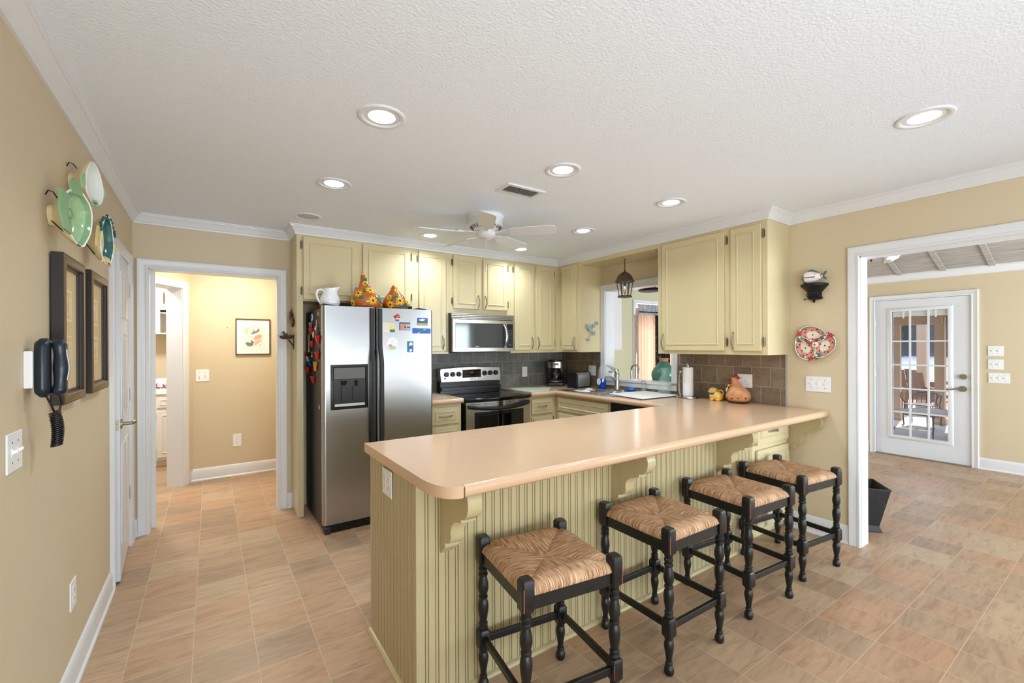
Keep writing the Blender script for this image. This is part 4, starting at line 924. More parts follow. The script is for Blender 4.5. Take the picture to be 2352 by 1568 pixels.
# yellow animal pitcher
dg = thing('animal_pitcher', 'small yellow glazed dog shaped pitcher with blue scarf on the counter', 'pitcher', (3.72, 2.222, ZT), math.radians(96))
b = lb()   # local +x = towards the head (camera left)
b.ball((-.005, 0, .042), (.050, .040, .042), 18, 12); b.ball((-.028, 0, .035), (.034, .042, .036), 16, 10); b.ball((.028, 0, .086), (.036, .032, .030), 16, 10); b.ball((.056, 0, .078), (.018, .018, .016), 12, 8)
for s in (-1, 1): b.ball((.03, s * .022, .012), (.02, .013, .013), 10, 6); b.ball((-.03, s * .03, .010), (.022, .014, .011), 10, 6); b.ball((.012, s * .034, .088), (.012, .006, .020), 10, 6)
b.tube([(.02, 0, .03), (.028, 0, .06), (.03, 0, .085)], [.036, .034, .032], 14); db = obj('body', b, 'cowy', dg, local=True, smooth=80)
bm_ = lb(); bm_.lathe([(.0365, .052), (.040, .056), (.040, .066), (.0365, .070)], (.022, 0, 0), 20, cap=False); obj('scarf', bm_, 'blue', dg, local=True)
bm_ = lb(); bm_.tube([(-.02, 0, .088), (-.045, 0, .094), (-.062, 0, .082), (-.062, 0, .058), (-.05, 0, .04)], .006, 8); obj('handle', bm_, 'cowy', dg, local=True)
bm_ = lb(); bm_.ball((.073, 0, .084), .006, 8, 6)
for s in (-1, 1): bm_.ball((.05, s * .018, .097), .004, 8, 6)
obj('nose_and_eyes', bm_, 'brownc', dg, local=True)
# hen
hn = thing('ceramic_hen', 'round spotted terracotta hen figurine with red comb in front of the outlet', 'figurine', (3.715, 2.02, ZT), math.radians(100))
b = lb(); b.lathe([(0, .012), (.075, .012), (.094, .035), (.098, .06), (.090, .09), (.072, .115), (.050, .14), (.034, .165), (.028, .185), (.026, .2), (.018, .214), (0, .218)], (0, 0, 0), 30, sy=.92)
hb = obj('body', b, 'hen', hn, local=True, smooth=80)
me = hb.data
for v in me.vertices:
    if v.co.z > .09: v.co.x += (v.co.z - .09) * .28
b = lb(); b.lathe([(0, 0), (.07, 0), (.082, .012), (.078, .016), (0, .016)], (0, 0, 0), 28); obj('base', b, 'brownc', hn, local=True)
b = lb(); b.ball((.022, 0, .222), (.026, .009, .014), 12, 8); b.ball((.0, 0, .212), (.016, .008, .014), 10, 6); obj('comb', b, 'rooster', hn, local=True)
b = lb(); b.ball((.062, 0, .176), (.010, .012, .014), 10, 8); b.ball((.058, .012, .178), (.010, .009, .012), 10, 8); obj('wattle', b, 'rooster', hn, local=True)
b = lb(); b.lathe([(.009, 0), (.0, .022)], (0, 0, 0), 8); bb = b.bm
for v in bb.verts: v.co = Vector((.054 + v.co.z, v.co.y, .196 + v.co.x))
obj('beak', b, 'brownc', hn, local=True)
for s in (-1, 1):
    b = lb(); b.ball((-.025, s * .078, .078), (.046, .014, .036), 16, 10, Matrix.Rotation(s * .25, 3, 'Z'))
    for k in range(4): b.tube([(-.055 + .014 * k, s * (.084 + .004 * k), .098 - .006 * k), (-.065 + .014 * k, s * .084, .075 - .006 * k), (-.05 + .014 * k, s * .092, .06)], .003, 6)
    obj('wing', b, 'hen', hn, local=True, smooth=80)
b = lb()
for th_, z, r in ((.2, .05, .096), (.75, .045, .095), (1.3, .045, .094), (1.85, .05, .094), (2.5, .05, .095), (.95, .10, .079), (-.4, .055, .096), (-.9, .09, .082)):
    n_ = Vector((math.cos(th_), math.sin(th_) * .92, .1)).normalized(); p_ = Vector((r * math.cos(th_), r * .92 * math.sin(th_), z)); b.ball(p_, (.0115, .0115, .002), 12, 6, n_.to_track_quat('Z', 'Y').to_matrix())
obj('spots', b, 'henspot', hn, local=True)
b = lb(); n_ = Vector((.8, .5, .25)).normalized(); b.ball(Vector((.075, .05, .115)), (.022, .022, .003), 16, 6, n_.to_track_quat('Z', 'Y').to_matrix()); tgx = obj('gift_tag', b, 'paper', hn, local=True)
b = lb(); b.ball((.066, .036, .146), .009, 10, 8); b.ball((.066, .022, .148), .006, 10, 8); b.tube([(.05, .02, .155), (.066, .036, .150), (.072, .046, .13)], .002, 6); obj('bell', b, 'yellow', hn, local=True)
t = thing('outlet', 'white wide outlet and switch plate behind the ceramic hen', 'outlet', (XR - .01, 2.0, 1.07))
F = F_RIGHT(XR - .009); plate(t, F, 1.945, 2.072, 1.075, 1.192); recept(t, F, 2.038, 1.134); toggle(t, F, 1.98, 1.134)
t = thing('light_switch', 'white triple switch plate on tan wall under the fish platter', 'light switch', (XR, 1.46, 1.08))
F = F_RIGHT(XR - .0005); plate(t, F, 1.373, 1.542, 1.083, 1.200)
for u in (1.412, 1.457, 1.502): toggle(t, F, u, 1.142)

# ------------------------------------------------------------------ on the refrigerator
PDX, PDY, PDZ = .021, .10, -.0112
pi_ = thing('pitcher', 'plain white porcelain pitcher on top of the refrigerator', 'pitcher', (.795, 3.76, 1.757))
b = B(); b.lathe([(0, 0), (.05, 0), (.072, .03), (.08, .06), (.074, .10), (.055, .135), (.046, .155), (.050, .175), (.046, .175), (.042, .155), (.05, .132), (0, .12)], (.795, 3.76, 1.757), 32)
for v in b.bm.verts:
    h = (v.co.z - 1.757 - .145) / .03
    if h > 0 and v.co.x > .80: v.co.x += .05 * min(1, h) * (v.co.x - .80) / .046; v.co.z += .025 * min(1, h) * (v.co.x - .80) / .09
bmesh.ops.translate(b.bm, verts=b.bm.verts, vec=(PDX, PDY, PDZ)); obj('body', b, 'porcelain', pi_, smooth=70)
b = B(); b.tube([(.752, 3.76, 1.905), (.73, 3.76, 1.922), (.702, 3.76, 1.915), (.69, 3.76, 1.88), (.70, 3.76, 1.84), (.725, 3.76, 1.80)], [.008, .009, .009, .009, .009, .008], 10); bmesh.ops.translate(b.bm, verts=b.bm.verts, vec=(PDX, PDY, PDZ)); obj('handle', b, 'porcelain', pi_)
def gourd(lab, x, y, prof, lean, flowers, leaves, teals):
    z0 = 1.7455; g = thing('painted_gourd', lab, 'gourd', (x, y, z0), group='painted gourds on the refrigerator')
    def R_(z):
        for (r0, a), (r1, c_) in zip(prof, prof[1:]):
            if a <= z <= c_: return r0 + (r1 - r0) * (z - a) / (c_ - a)
        return .01
    b = B(); b.lathe([(0, 0)] + prof + [(0, prof[-1][1] + .004)], (0, 0, 0), 40)
    def place(th_, z):
        r = R_(z); dr = (R_(z + .006) - R_(z - .006)) / .012; n_ = Vector((math.cos(th_), math.sin(th_), -dr)).normalized(); return Vector((r * math.cos(th_), r * math.sin(th_), z)), n_
    def petal(p, n_, ang, dist, L, Wd, mi):
        M3 = n_.to_track_quat('Z', 'Y').to_matrix() @ Matrix.Rotation(ang, 3, 'Z'); b.mi = mi
        c0 = p + M3 @ Vector((dist, 0, 0)); d = math.hypot(c0.x, c0.y); rr = R_(min(max(c0.z, .004), prof[-1][1] - .002)); k = (rr + .0006) / max(d, .004); c0 = Vector((c0.x * k, c0.y * k, c0.z))
        th2 = math.atan2(c0.y, c0.x); _, n2 = place(th2, min(max(c0.z, .01), prof[-1][1] - .008)); M2 = n2.to_track_quat('Z', 'Y').to_matrix()
        ax = (M3 @ Vector((1, 0, 0))); ax = (ax - n2 * ax.dot(n2)).normalized(); M2 = Matrix((ax, n2.cross(ax), n2)).transposed()
        b.ball(c0, (L, Wd, .0022), 10, 6, M2)
    for th_, z, s in flowers:
        p, n_ = place(th_, z)
        for k in range(8): petal(p, n_, 2 * PI * k / 8 + .2, .020 * s, .013 * s, .0065 * s, 1)
        petal(p, n_, 0, 0, .009 * s, .009 * s, 2)
    for th_, z, a, s in leaves:
        p, n_ = place(th_, z); petal(p, n_, a, 0, .024 * s, .010 * s, 3)
    for th_, z, s in teals:
        p, n_ = place(th_, z); petal(p, n_, .3, 0, .020 * s, .017 * s, 4)
    for v in b.bm.verts: v.co.x += lean * max(0, v.co.z - .08) ; v.co += Vector((x, y, z0))
    o = obj('gourd_shell', b, ('terra', 'yellow', 'brownc', 'leaf', 'teal'), g, smooth=60)
    b = B(); zt_ = prof[-1][1]; b.ball((x + lean * (zt_ - .08), y, z0 + zt_ - .004), (.018, .018, .014), 14, 8); obj('painted_tip', b, 'yellow', g)
# angles: camera looks at the gourds from azimuth about -105 degrees
gourd('large orange brown gourd painted with sunflowers, taller of the two on the refrigerator', 1.094, 3.79,
      [(.09, .002), (.122, .03), (.134, .07), (.130, .10), (.112, .135), (.085, .165), (.06, .19), (.042, .22), (.030, .255), (.024, .285), (.015, .304)], -.12,
      [(-2.4, .135, 1.15), (-1.35, .165, 1.25), (-1.45, .075, 1.2), (-2.85, .055, 1.1), (-.55, .06, 1.1), (-1.7, .225, .8), (-.6, .15, 1)],
      [(-2.1, .10, .3, 1.3), (-1.9, .155, 1.2, 1.1), (-1.0, .13, -.5, 1.1), (-2.65, .09, .9, 1), (-1.2, .215, .6, 1), (-2.0, .25, 1.3, 1.0), (-1.2, .26, 1.2, 1)],
      [(-.95, .105, 1.5), (-.75, .075, 1.2)])
gourd('smaller orange brown gourd painted with sunflowers, right one on the refrigerator', 1.352, 3.80,
      [(.07, .002), (.10, .028), (.112, .065), (.106, .10), (.085, .13), (.058, .16), (.036, .19), (.024, .215), (.016, .228)], -.1,
      [(-1.55, .09, 1.2), (-2.35, .055, 1.1), (-.75, .085, 1.05), (-2.5, .12, .9), (-1.5, .18, .8)],
      [(-1.9, .125, .2, 1.2), (-1.0, .13, .8, 1.1), (-1.8, .035, .1, 1), (-2.1, .095, .7, 1), (-1.4, .155, .9, .8)],
      [(-1.05, .055, 1.1), (-.6, .05, 1), (-1.35, .045, .8)])

# ------------------------------------------------------------------ magnets on the door and clips on the side
FD = F_BACK(3.5965)
def flatmag(name, lab, u0, u1, v0, v1, cols, cat='fridge magnet', g=None):
    t = thing(name, lab, cat, (FD @ Vector(((u0 + u1) / 2, v0, 0))), group=g)
    b = B(FD); b.box(u0, u1, v0, v1, 0, .002); obj('card', b, cols[0], t)
    for nm, m_, polys in cols[1:]:
        b = B(FD)
        kl = cols.index((nm, m_, polys))
        for qi, p in enumerate(polys): b.prism([(u0 + (u1 - u0) * a, v0 + (v1 - v0) * c_) for a, c_ in p], .0019, .0022 + .0006 * kl + .0001 * qi)
        obj(nm, b, m_, t, smooth=0)
def bx_(a0, a1, c0, c1): return [(a0, c0), (a1, c0), (a1, c1), (a0, c1)]
flatmag('greeting_card', 'white card with handwritten lines and a yellow flower photo by the refrigerator handle', 1.165, 1.272, 1.558, 1.636,
        ['paper', ('flower_photo', 'butter', [bx_(.56, 1, .0, 1)]), ('flower', 'ivory', [[(.6, .6), (.75, .95), (.95, .8), (.98, .55), (.8, .35)]]), ('stems', 'leaf', [bx_(.6, .98, .02, .3)]), ('handwriting', 'silver', [bx_(.1, .5, .8 - .13 * k, .815 - .13 * k) for k in range(5)])], 'card')
flatmag('photo_magnet', 'small photo magnet showing a purple and grey street scene', 1.311, 1.406, 1.577, 1.643,
        ['navy', ('scene', 'lace', [bx_(.06, .97, .04, .86)]), ('houses', 'pink', [bx_(.08, .5, .2, .55), bx_(.35, .62, .55, .8)]), ('cars', 'navy', [bx_(.45, .6, .3, .5), bx_(.7, .95, .3, .45)])])
flatmag('photo_magnet', 'photo magnet of blue sky, dark hills and white cloud near the top right corner', 1.470, 1.566, 1.621, 1.686,
        ['navy', ('sky', 'blue', [bx_(.02, .98, .55, .98)]), ('cloud', 'plate', [[(.1, .75), (.45, .9), (.8, .8), (.55, .6), (.3, .6)]]), ('hills', 'leaf', [[(.02, .3), (.02, .62), (.3, .45), (.7, .55), (.98, .8), (.98, .3)]]), ('shore', 'tanb', [bx_(.02, .98, .04, .3)])])
flatmag('photo_magnet', 'long blue photo magnet with a dark diving whale', 1.426, 1.594, 1.551, 1.597,
        ['blue', ('whale', 'teal', [[(.18, .98), (.55, .98), (.62, .6), (.88, .62), (.62, .4), (.45, .25), (.3, .5)]]), ('splash', 'plate', [[(.57, .68), (.66, .85), (.72, .68)], [(.25, .05), (.36, .28), (.38, .1)]])])
t = thing('cloud_magnet', 'white cloud shaped magnet with pink bunny and green meadow', 'fridge magnet', FD @ Vector((1.248, 1.403, 0)))
P_ = []
for k in range(60):
    a = 2 * PI * k / 60; r = 1 + .09 * abs(math.sin(a * 3.5)); P_.append((1.248 + .047 * r * math.cos(a), 1.461 + .053 * r * math.sin(a)))
b = B(FD); b.prism(P_, 0, .003); obj('card', b, 'plate', t)
b = B(FD); b.prism([(1.215, 1.43), (1.228, 1.413), (1.27, 1.415), (1.285, 1.44), (1.26, 1.445), (1.235, 1.435)], .0029, .0036); obj('meadow', b, 'celadon', t, smooth=0)
b = B(FD); b.prism([(1.214, 1.452), (1.22, 1.435), (1.25, 1.437), (1.248, 1.452), (1.228, 1.462)], .0029, .0039); obj('bunny', b, 'pink', t, smooth=0)
b = B(FD)
for k in range(5): b.box(1.232, 1.275 - .006 * (k % 2), 1.462 + .009 * k, 1.4632 + .009 * k, .0029, .0033)
obj('lettering', b, 'lace', t)
flatmag('photo_magnet', 'upright blue magnet with a white and grey animal portrait', 1.379, 1.433, 1.391, 1.484,
        ['teal', ('animal', 'plate', [[(.25, .55), (.35, .85), (.65, .93), (.9, .75), (.75, .6), (.5, .65)], [(.3, .1), (.5, .35), (.8, .2), (.6, .05)]]), ('water', 'blue', [bx_(.05, .95, .3, .5)])])
t = thing('cupcake_magnet', 'red and blue popcorn tub shaped magnet near the top of the refrigerator door', 'fridge magnet', FD @ Vector((1.292, 1.651, 0)))
b = B(FD); b.prism([(1.278, 1.674), (1.281, 1.652), (1.305, 1.652), (1.309, 1.674)], 0, .006); obj('cup', b, 'blue', t, bev=.001)
b = B(FD); b.box(1.277, 1.310, 1.668, 1.676, 0, .007); obj('cup_band', b, 'plate', t)
b = B(FD)
for u, v, r in ((1.28, 1.686, .012), (1.295, 1.69, .015), (1.307, 1.685, .011), (1.29, 1.70, .011), (1.303, 1.70, .009), (1.268, 1.692, .006)): b.ball((u, v, .004), (r, r, .006), 12, 6)
obj('topping', b, 'red', t)
b = B(FD)
for u, v in ((1.284, 1.693), (1.298, 1.698), (1.305, 1.69), (1.29, 1.684)): b.ball((u, v, .009), (.004, .004, .003), 8, 5)
obj('sprinkles', b, 'yellow', t)
# things held on the dark side of the refrigerator; u = y, v = z, n towards -x
FI = frame((.711, 0, 0), (0, 1, 0), (0, 0, 1), (-1, 0, 0))
def clip(lab, u, v, s=1.0, tilt=0):
    t = thing('clip_magnet', lab, 'magnetic clip', FI @ Vector((u, v - .03 * s, 0)), group='red clips on the refrigerator side')
    b = B(FI); b.prism([(u - .026 * s, v + .026 * s), (u + .026 * s, v + .026 * s), (u + .012 * s, v - .03 * s), (u - .012 * s, v - .03 * s)], .002, .012); b.hexa([(u - .026 * s, v + .026 * s, .012), (u + .026 * s, v + .026 * s, .012), (u + .012 * s, v - .03 * s, .012), (u - .012 * s, v - .03 * s, .012), (u - .02 * s, v + .024 * s, .034), (u + .02 * s, v + .024 * s, .034), (u + .010 * s, v - .028 * s, .016), (u - .010 * s, v - .028 * s, .016)])
    obj('jaw', b, 'red', t, bev=.002)
    b = B(FI); b.box(u - .008 * s, u + .008 * s, v + .01, v + .055 * s, .0, .006); obj('spring_tab', b, 'black', t, bev=.002)
for lab, u, v, s in (('red magnetic clip high on the refrigerator side, under a grey tool', 4.015, 1.572, 1.0), ('red magnetic clip nearest the door edge at the upper middle', 3.740, 1.50, 1.15), ('red magnetic clip next to the white thermometer strip', 3.995, 1.465, 1.0),
                     ('red magnetic clip beside the small green figure', 3.764, 1.375, 1.05), ('red magnetic clip at the back edge below the lighter', 4.19, 1.238, 1.0), ('lowest red magnetic clip on the refrigerator side', 3.94, 1.171, 1.05)): clip(lab, u, v, s)
def side(name, lab, cat, parts):
    u, v = parts[0][3]; t = thing(name, lab, cat, FI @ Vector((u, v, 0)))
    for nm, m_, fn, _ in parts: b = B(FI); fn(b); obj(nm, b, m_, t, smooth=60)
side('flower_magnet', 'pale blue and white flower magnet at the top of the refrigerator side', 'fridge magnet', [('petals', 'paleg', lambda b: [b.ball((4.014 + .02 * math.cos(k), 1.687 + .018 * math.sin(k), .006), (.016, .016, .006), 10, 6) for k in range(6)], (4.014, 1.66)), ('centre', 'blue', lambda b: b.ball((3.995, 1.69, .012), (.012, .014, .006), 10, 6), 0)])
side('sticker', 'faded orange sticker in the top corner of the refrigerator side', 'sticker', [('paper', 'tanb', lambda b: b.box(3.76, 3.81, 1.69, 1.72, 0, .001), (3.785, 1.69)), ('stripe', 'orange', lambda b: b.box(3.762, 3.80, 1.692, 1.702, .0009, .0016), 0)])
side('figure_magnet', 'grey robed figure magnet with a pale face above the second clip', 'fridge magnet', [('robe', 'slot', lambda b: b.lathe([(.004, 1.53), (.022, 1.54), (.018, 1.57), (.010, 1.585)], (3.804, 0, .012), 12, 'y') if False else b.ball((3.804, 1.555, .01), (.022, .032, .012), 12, 8), (3.804, 1.53)), ('face', 'ivory', lambda b: b.ball((3.808, 1.582, .016), (.012, .013, .010), 10, 8), 0), ('hat', 'pink', lambda b: b.ball((3.804, 1.598, .014), (.018, .010, .012), 10, 6), 0)])
side('wooden_stick', 'thin pale wooden stick standing in a clip on the refrigerator side', 'stick', [('stick', 'tanb', lambda b: b.box(3.822, 3.832, 1.585, 1.655, .004, .009), (3.826, 1.585))])
side('owl_magnet', 'dark grey owl shaped magnet left of the highest red clip', 'fridge magnet', [('body', 'slot', lambda b: b.ball((4.075, 1.585, .01), (.028, .05, .012), 12, 8), (4.075, 1.54)), ('head', 'tanb', lambda b: b.ball((4.06, 1.632, .012), (.018, .018, .010), 10, 8), 0)])
side('yellow_magnet', 'pale yellow tassel magnet between two red clips', 'fridge magnet', [('tassel', 'butter', lambda b: b.ball((3.935, 1.54, .01), (.014, .03, .008), 10, 8), (3.935, 1.51))])
side('thermometer', 'white thermometer strip with round brown dial on the refrigerator side', 'thermometer', [('strip', 'plate', lambda b: b.box(4.165, 4.182, 1.395, 1.52, .002, .008), (4.172, 1.395)), ('dial', 'tanb', lambda b: b.cyl((4.172, 1.53, .0), (4.172, 1.53, .012), .022, n=18), 0)])
side('lighter', 'red, white and blue long lighter leaning on the refrigerator side', 'lighter', [('grip', 'red', lambda b: b.tube([(4.25, 1.372, .014), (4.205, 1.345, .014)], .011, 10), (4.25, 1.35)), ('label', 'plate', lambda b: b.tube([(4.205, 1.345, .014), (4.125, 1.31, .014)], .012, 10), 0), ('tip', 'blue', lambda b: b.tube([(4.125, 1.31, .014), (4.06, 1.285, .014)], [.011, .009], 10), 0)])
side('green_figure', 'small green and orange figure magnet left of the fourth clip', 'fridge magnet', [('body', 'leaf', lambda b: b.ball((3.985, 1.385, .01), (.016, .02, .010), 10, 8), (3.985, 1.35)), ('feet', 'orange', lambda b: b.ball((3.985, 1.361, .012), (.013, .010, .008), 10, 6), 0)])
side('orange_clip', 'orange forked plastic clip low on the refrigerator side', 'magnetic clip', [('fork', 'orange', lambda b: (b.tube([(3.885, 1.315, .012), (3.86, 1.275, .012), (3.845, 1.248, .012)], .010, 8), b.tube([(3.805, 1.318, .012), (3.83, 1.275, .012), (3.842, 1.248, .012)], .010, 8), b.box(3.825, 3.866, 1.27, 1.29, .004, .016)), (3.845, 1.24))])
side('tag_sticker', 'small white tag sticker low on the refrigerator side', 'sticker', [('paper', 'plate', lambda b: b.box(3.745, 3.775, .945, .975, 0, .001), (3.76, .945))])
side('grey_scissors', 'dark grey pen and tool pair behind the uppermost red clip', 'tool', [('handles', 'slot', lambda b: (b.tube([(3.98, 1.60, .016), (3.975, 1.655, .012)], .006, 8), b.tube([(4.0, 1.60, .016), (4.03, 1.65, .012)], .005, 8)), (3.98, 1.6))])

# ------------------------------------------------------------------ side panel ornaments by the hall
FPn = frame((XP, 0, 0), (0, 1, 0), (0, 0, 1), (-1, 0, 0))
def nut(lab, u, v):
    t = thing('wooden_ornament', lab, 'ornament', FPn @ Vector((u, v - .05, 0)), group='brown oval ornaments on the fridge panel')
    b = B(FPn); b.ball((u, v, .014), (.024, .048, .014), 14, 10); obj('oval_body', b, 'nut', t, smooth=80)
    b = B(FPn); b.tube([(u, v + .044, .012), (u + .002, v + .06, .006), (u, v + .064, .001)], .003, 6); obj('hook', b, 'iron', t)
nut('upper brown oval wooden ornament hanging on the cream fridge panel', 4.325, 1.715); nut('lower brown oval wooden ornament hanging on the cream fridge panel', 4.235, 1.655)
t = thing('nest_bracket', 'small twig bird nest with a bird on a wall hook of the fridge panel', 'bird nest', FPn @ Vector((4.26, 1.43, 0)))
b = B(FPn); b.lathe([(0, 0), (.03, .002), (.044, .016), (.046, .03), (.036, .03), (.03, .018), (0, .012)], (4.29, 1.505, .055), 18, 'y', sx=1, sy=1.15); obj('nest', b, 'nest', t)
b = B(FPn); b.ball((4.30, 1.548, .06), (.016, .013, .022), 12, 8); b.ball((4.305, 1.566, .075), .011, 10, 8); b.tube([(4.305, 1.566, .083), (4.306, 1.565, .094)], [.003, .001], 6); obj('bird', b, 'slot', t)
b = B(FPn); b.box(4.25, 4.27, 1.42, 1.545, 0, .005); b.tube([(4.26, 1.445, .003), (4.262, 1.475, .02), (4.275, 1.50, .04)], [.004, .005, .006], 8); b.tube([(4.26, 1.535, .003), (4.28, 1.54, .03)], .003, 6); obj('bracket', b, 'iron', t)
b = B(FPn)
rnd = random.Random(3)
for k in range(16):
    a = rnd.uniform(0, 2 * PI); b.tube([(4.29 + .042 * math.cos(a), 1.523 + rnd.uniform(-.01, .012), .055 + .045 * math.sin(a)), (4.29 + .06 * math.cos(a + .5), 1.528 + rnd.uniform(-.012, .02), .055 + .058 * math.sin(a + .5))], .0013, 5)
obj('twigs', b, 'nest', t)

# flower ornament on the cabinet side
t = thing('flower_ornament', 'small blue grey metal hummingbird and flower ornament on the cabinet side by the pass-through', 'ornament', (3.62, 3.695, 1.49))
FC = F_BACK(3.70)
b = B(FC); b.tube([(3.585, 1.505, .012), (3.61, 1.56, .018), (3.625, 1.62, .02), (3.66, 1.66, .018), (3.70, 1.69, .014)], .003, 6); b.tube([(3.61, 1.56, .018), (3.66, 1.585, .022)], .0025, 6); obj('stem', b, 'greyleaf', t)
b = B(FC)
for u, v, r in ((3.575, 1.51, .020), (3.665, 1.585, .024), (3.665, 1.665, .022), (3.72, 1.70, .02)):
    for k in range(5): a = 2 * PI * k / 5; b.ball((u + r * .6 * math.cos(a), v + r * .6 * math.sin(a), .02), (r * .55, r * .45, .006), 8, 6)
obj('blossoms', b, 'greyleaf', t)
b = B(FC); b.ball((3.60, 1.63, .025), (.022, .034, .014), 12, 8); b.ball((3.592, 1.672, .027), (.013, .013, .011), 10, 8); b.tube([(3.588, 1.68, .028), (3.568, 1.70, .03)], [.003, .001], 6); b.ball((3.56, 1.645, .03), (.03, .013, .004), 10, 6, Matrix.Rotation(-.6, 3, 'Z')); b.ball((3.575, 1.665, .034), (.032, .012, .004), 10, 6, Matrix.Rotation(-1.0, 3, 'Z')); obj('hummingbird', b, 'greyleaf', t, smooth=80)

# ------------------------------------------------------------------ lantern over the sink
t = thing('pendant_lantern', 'brown bronze six sided glass lantern hanging over the sink', 'pendant lamp', (3.60, 3.162, 1.945))
cx, cy = 3.60, 3.162
b = B()
for k in range(9):
    z = 2.334 - k * .0155; s = k % 2
    b.tube([(cx + (.006 if s else 0) * math.cos(a), cy + (0 if s else .006) * math.cos(a), z + .011 * math.sin(a)) for a in [2 * PI * i / 10 for i in range(10)]], .0022, 6, True)
b.lathe([(.0, .002), (.010, .002), (.010, -.004), (0, -.006)], (cx, cy, 2.3495), 12); obj('chain', b, 'bronze', t)
def hexring(r, z): return [(cx + r * math.cos(2 * PI * k / 6 + .26), cy + r * math.sin(2 * PI * k / 6 + .26), z) for k in range(6)]
b = B(); b.rings([hexring(.006, 2.222), hexring(.022, 2.212), hexring(.05, 2.195), hexring(.075, 2.165), hexring(.088, 2.128), hexring(.102, 2.120), hexring(.102, 2.112), hexring(.088, 2.106)]); b.ball((cx, cy, 2.228), .010, 10, 8); obj('roof', b, 'bronze', t, smooth=20)
b = B()
for a, c_ in zip(hexring(.083, 2.108), hexring(.058, 1.962)): b.tube([a, c_], .0045, 6)
b.rings([hexring(.083, 2.112), hexring(.089, 2.112), hexring(.089, 2.100), hexring(.083, 2.100)], True, False); obj('frame_bars', b, 'bronze', t)
b = B(); b.rings([hexring(.058, 1.966), hexring(.066, 1.966), hexring(.074, 1.955), hexring(.076, 1.945), hexring(.03, 1.945), hexring(.02, 1.955)]); obj('base', b, 'bronze', t, smooth=20)
b = B(); b.rings([hexring(.081, 2.106), hexring(.056, 1.966)], cap=False); obj('glass_panes', b, 'pane', t, smooth=0)
b = B(); b.cyl((cx, cy, 2.11), (cx, cy, 2.065), .014); sk_ = obj('socket', b, 'iron', t)
b = B(); b.lathe([(.008, 0), (.017, -.02), (.016, -.05), (.006, -.085), (0, -.09)], (cx, cy, 2.066), 14); obj('bulb', b, 'glass', t)

# ------------------------------------------------------------------ ceiling: lights, vent, fan
GL = 'recessed ceiling lights of the kitchen'
zc = ZCEIL
def downlight(x, y, lab, lit=True):
    t = thing('recessed_light', lab, 'ceiling light', (x, y, zc), group=GL if lit else None)
    b = B(); b.lathe([(.104, .0), (.104, -.003), (.098, -.007), (.082, -.006), (.076, .001)], (x, y, zc), 40, cap=False); obj('trim_ring', b, 'white', t, smooth=60)
    b = B(); b.lathe([(0, -.0005), (.078, -.0005)], (x, y, zc), 36, cap=False) if False else b.lathe([(0, -.0015), (.076, -.0015), (.076, -.0008), (0, -.0008)], (x, y, zc), 36)
    if lit:
        obj('baffle', b, 'white', t)
        b = B(); b.lathe([(0, -.004), (.056, -.003), (.058, -.0016)], (x, y, zc), 32, cap=False); b.lathe([(0.0001, -.004), (.0001, -.0041)], (x, y, zc), 6) if False else None
        obj('lens', b, 'lens', t)
        lo_ = lamp('downlight_beam', 'AREA', (0, 0, -.006), (0, 0, 0), BEAM_W, (.84, .94, 1), shape='DISK', size=.115, spread=math.radians(140)); lo_.parent = t
    else: obj('speaker_grille', b, 'silver', t)
for x, y, lab in ((.635, 1.953, 'biggest recessed light, front left of the kitchen ceiling'), (.645, 2.922, 'recessed light left of the ceiling, behind the front left one'), (1.702, 1.957, 'recessed light nearest the ceiling vent'),
                  (2.666, .593, 'recessed light farthest right, near the den opening'), (2.736, 1.973, 'recessed light in front of the big right cabinet'), (1.684, 3.804, 'recessed light close to the cabinets left of the fan'),
                  (2.752, 2.892, 'recessed light right of the fan blades'), (2.725, 3.811, 'recessed light in the far corner, behind a fan blade')): downlight(x, y, lab)
downlight(.637, 3.775, 'unlit round ceiling speaker grille above the refrigerator', False)
t = thing('ceiling_vent', 'white louvred air vent in the kitchen ceiling', 'vent', (1.69, 2.37, zc))
b = B(F_PLAN); b.sweep([(1.545, 2.295), (1.845, 2.295), (1.845, 2.455), (1.545, 2.455)], [(0, zc), (0, zc - .008), (.008, zc - .010), (.030, zc - .006), (.030, zc)], True); obj('frame', b, 'white', t)
b = B(); b.box(1.57, 1.82, 2.32, 2.43, zc - .0015, zc); obj('duct_opening', b, 'slot', t)
b = B()
for k in range(15): x = 1.58 + k * .0165; b.hexa([(x, 2.322, zc - .009), (x + .008, 2.322, zc - .001), (x + .008, 2.428, zc - .001), (x, 2.428, zc - .009), (x + .002, 2.322, zc - .009), (x + .010, 2.322, zc - .001), (x + .010, 2.428, zc - .001), (x + .002, 2.428, zc - .009)])
obj('louvres', b, 'white', t)
b = B(); b.lathe([(0, 0), (.016, 0), (.014, -.006), (0, -.008)], (1.467, 3.654, zc), 16)
tag(obj('ceiling_sensor', b, 'white'), 'tiny round white sensor on the ceiling behind the fan', 'sensor')
fx, fy = 1.80, 2.995
t = thing('ceiling_fan', 'white flush mount five blade ceiling fan', 'ceiling fan', (fx, fy, 2.1))
b = B(); b.lathe([(.0, 0), (.142, 0), (.144, -.010), (.138, -.024), (.134, -.026), (.134, -.062), (.138, -.070), (.128, -.083), (.092, -.112), (.064, -.124), (.064, -.128), (0, -.129)], (fx, fy, zc), 40); mh = obj('motor_housing', b, 'white', t)
b = B()
for k in range(30):
    a = 2 * PI * k / 30; ca, sa = math.cos(a), math.sin(a); p = lambda r, z: (fx + r * ca, fy + r * sa, zc + z)
    b.tube([p(.125, -.0865), p(.103, -.1055)], .0042, 6)
obj('vent_slots', b, 'slot', mh)
b = B(); b.lathe([(0, -.125), (.070, -.125), (.074, -.138), (.074, -.155), (.056, -.172), (.03, -.180), (0, -.181)], (fx, fy, zc), 30); obj('switch_cup', b, 'white', t)
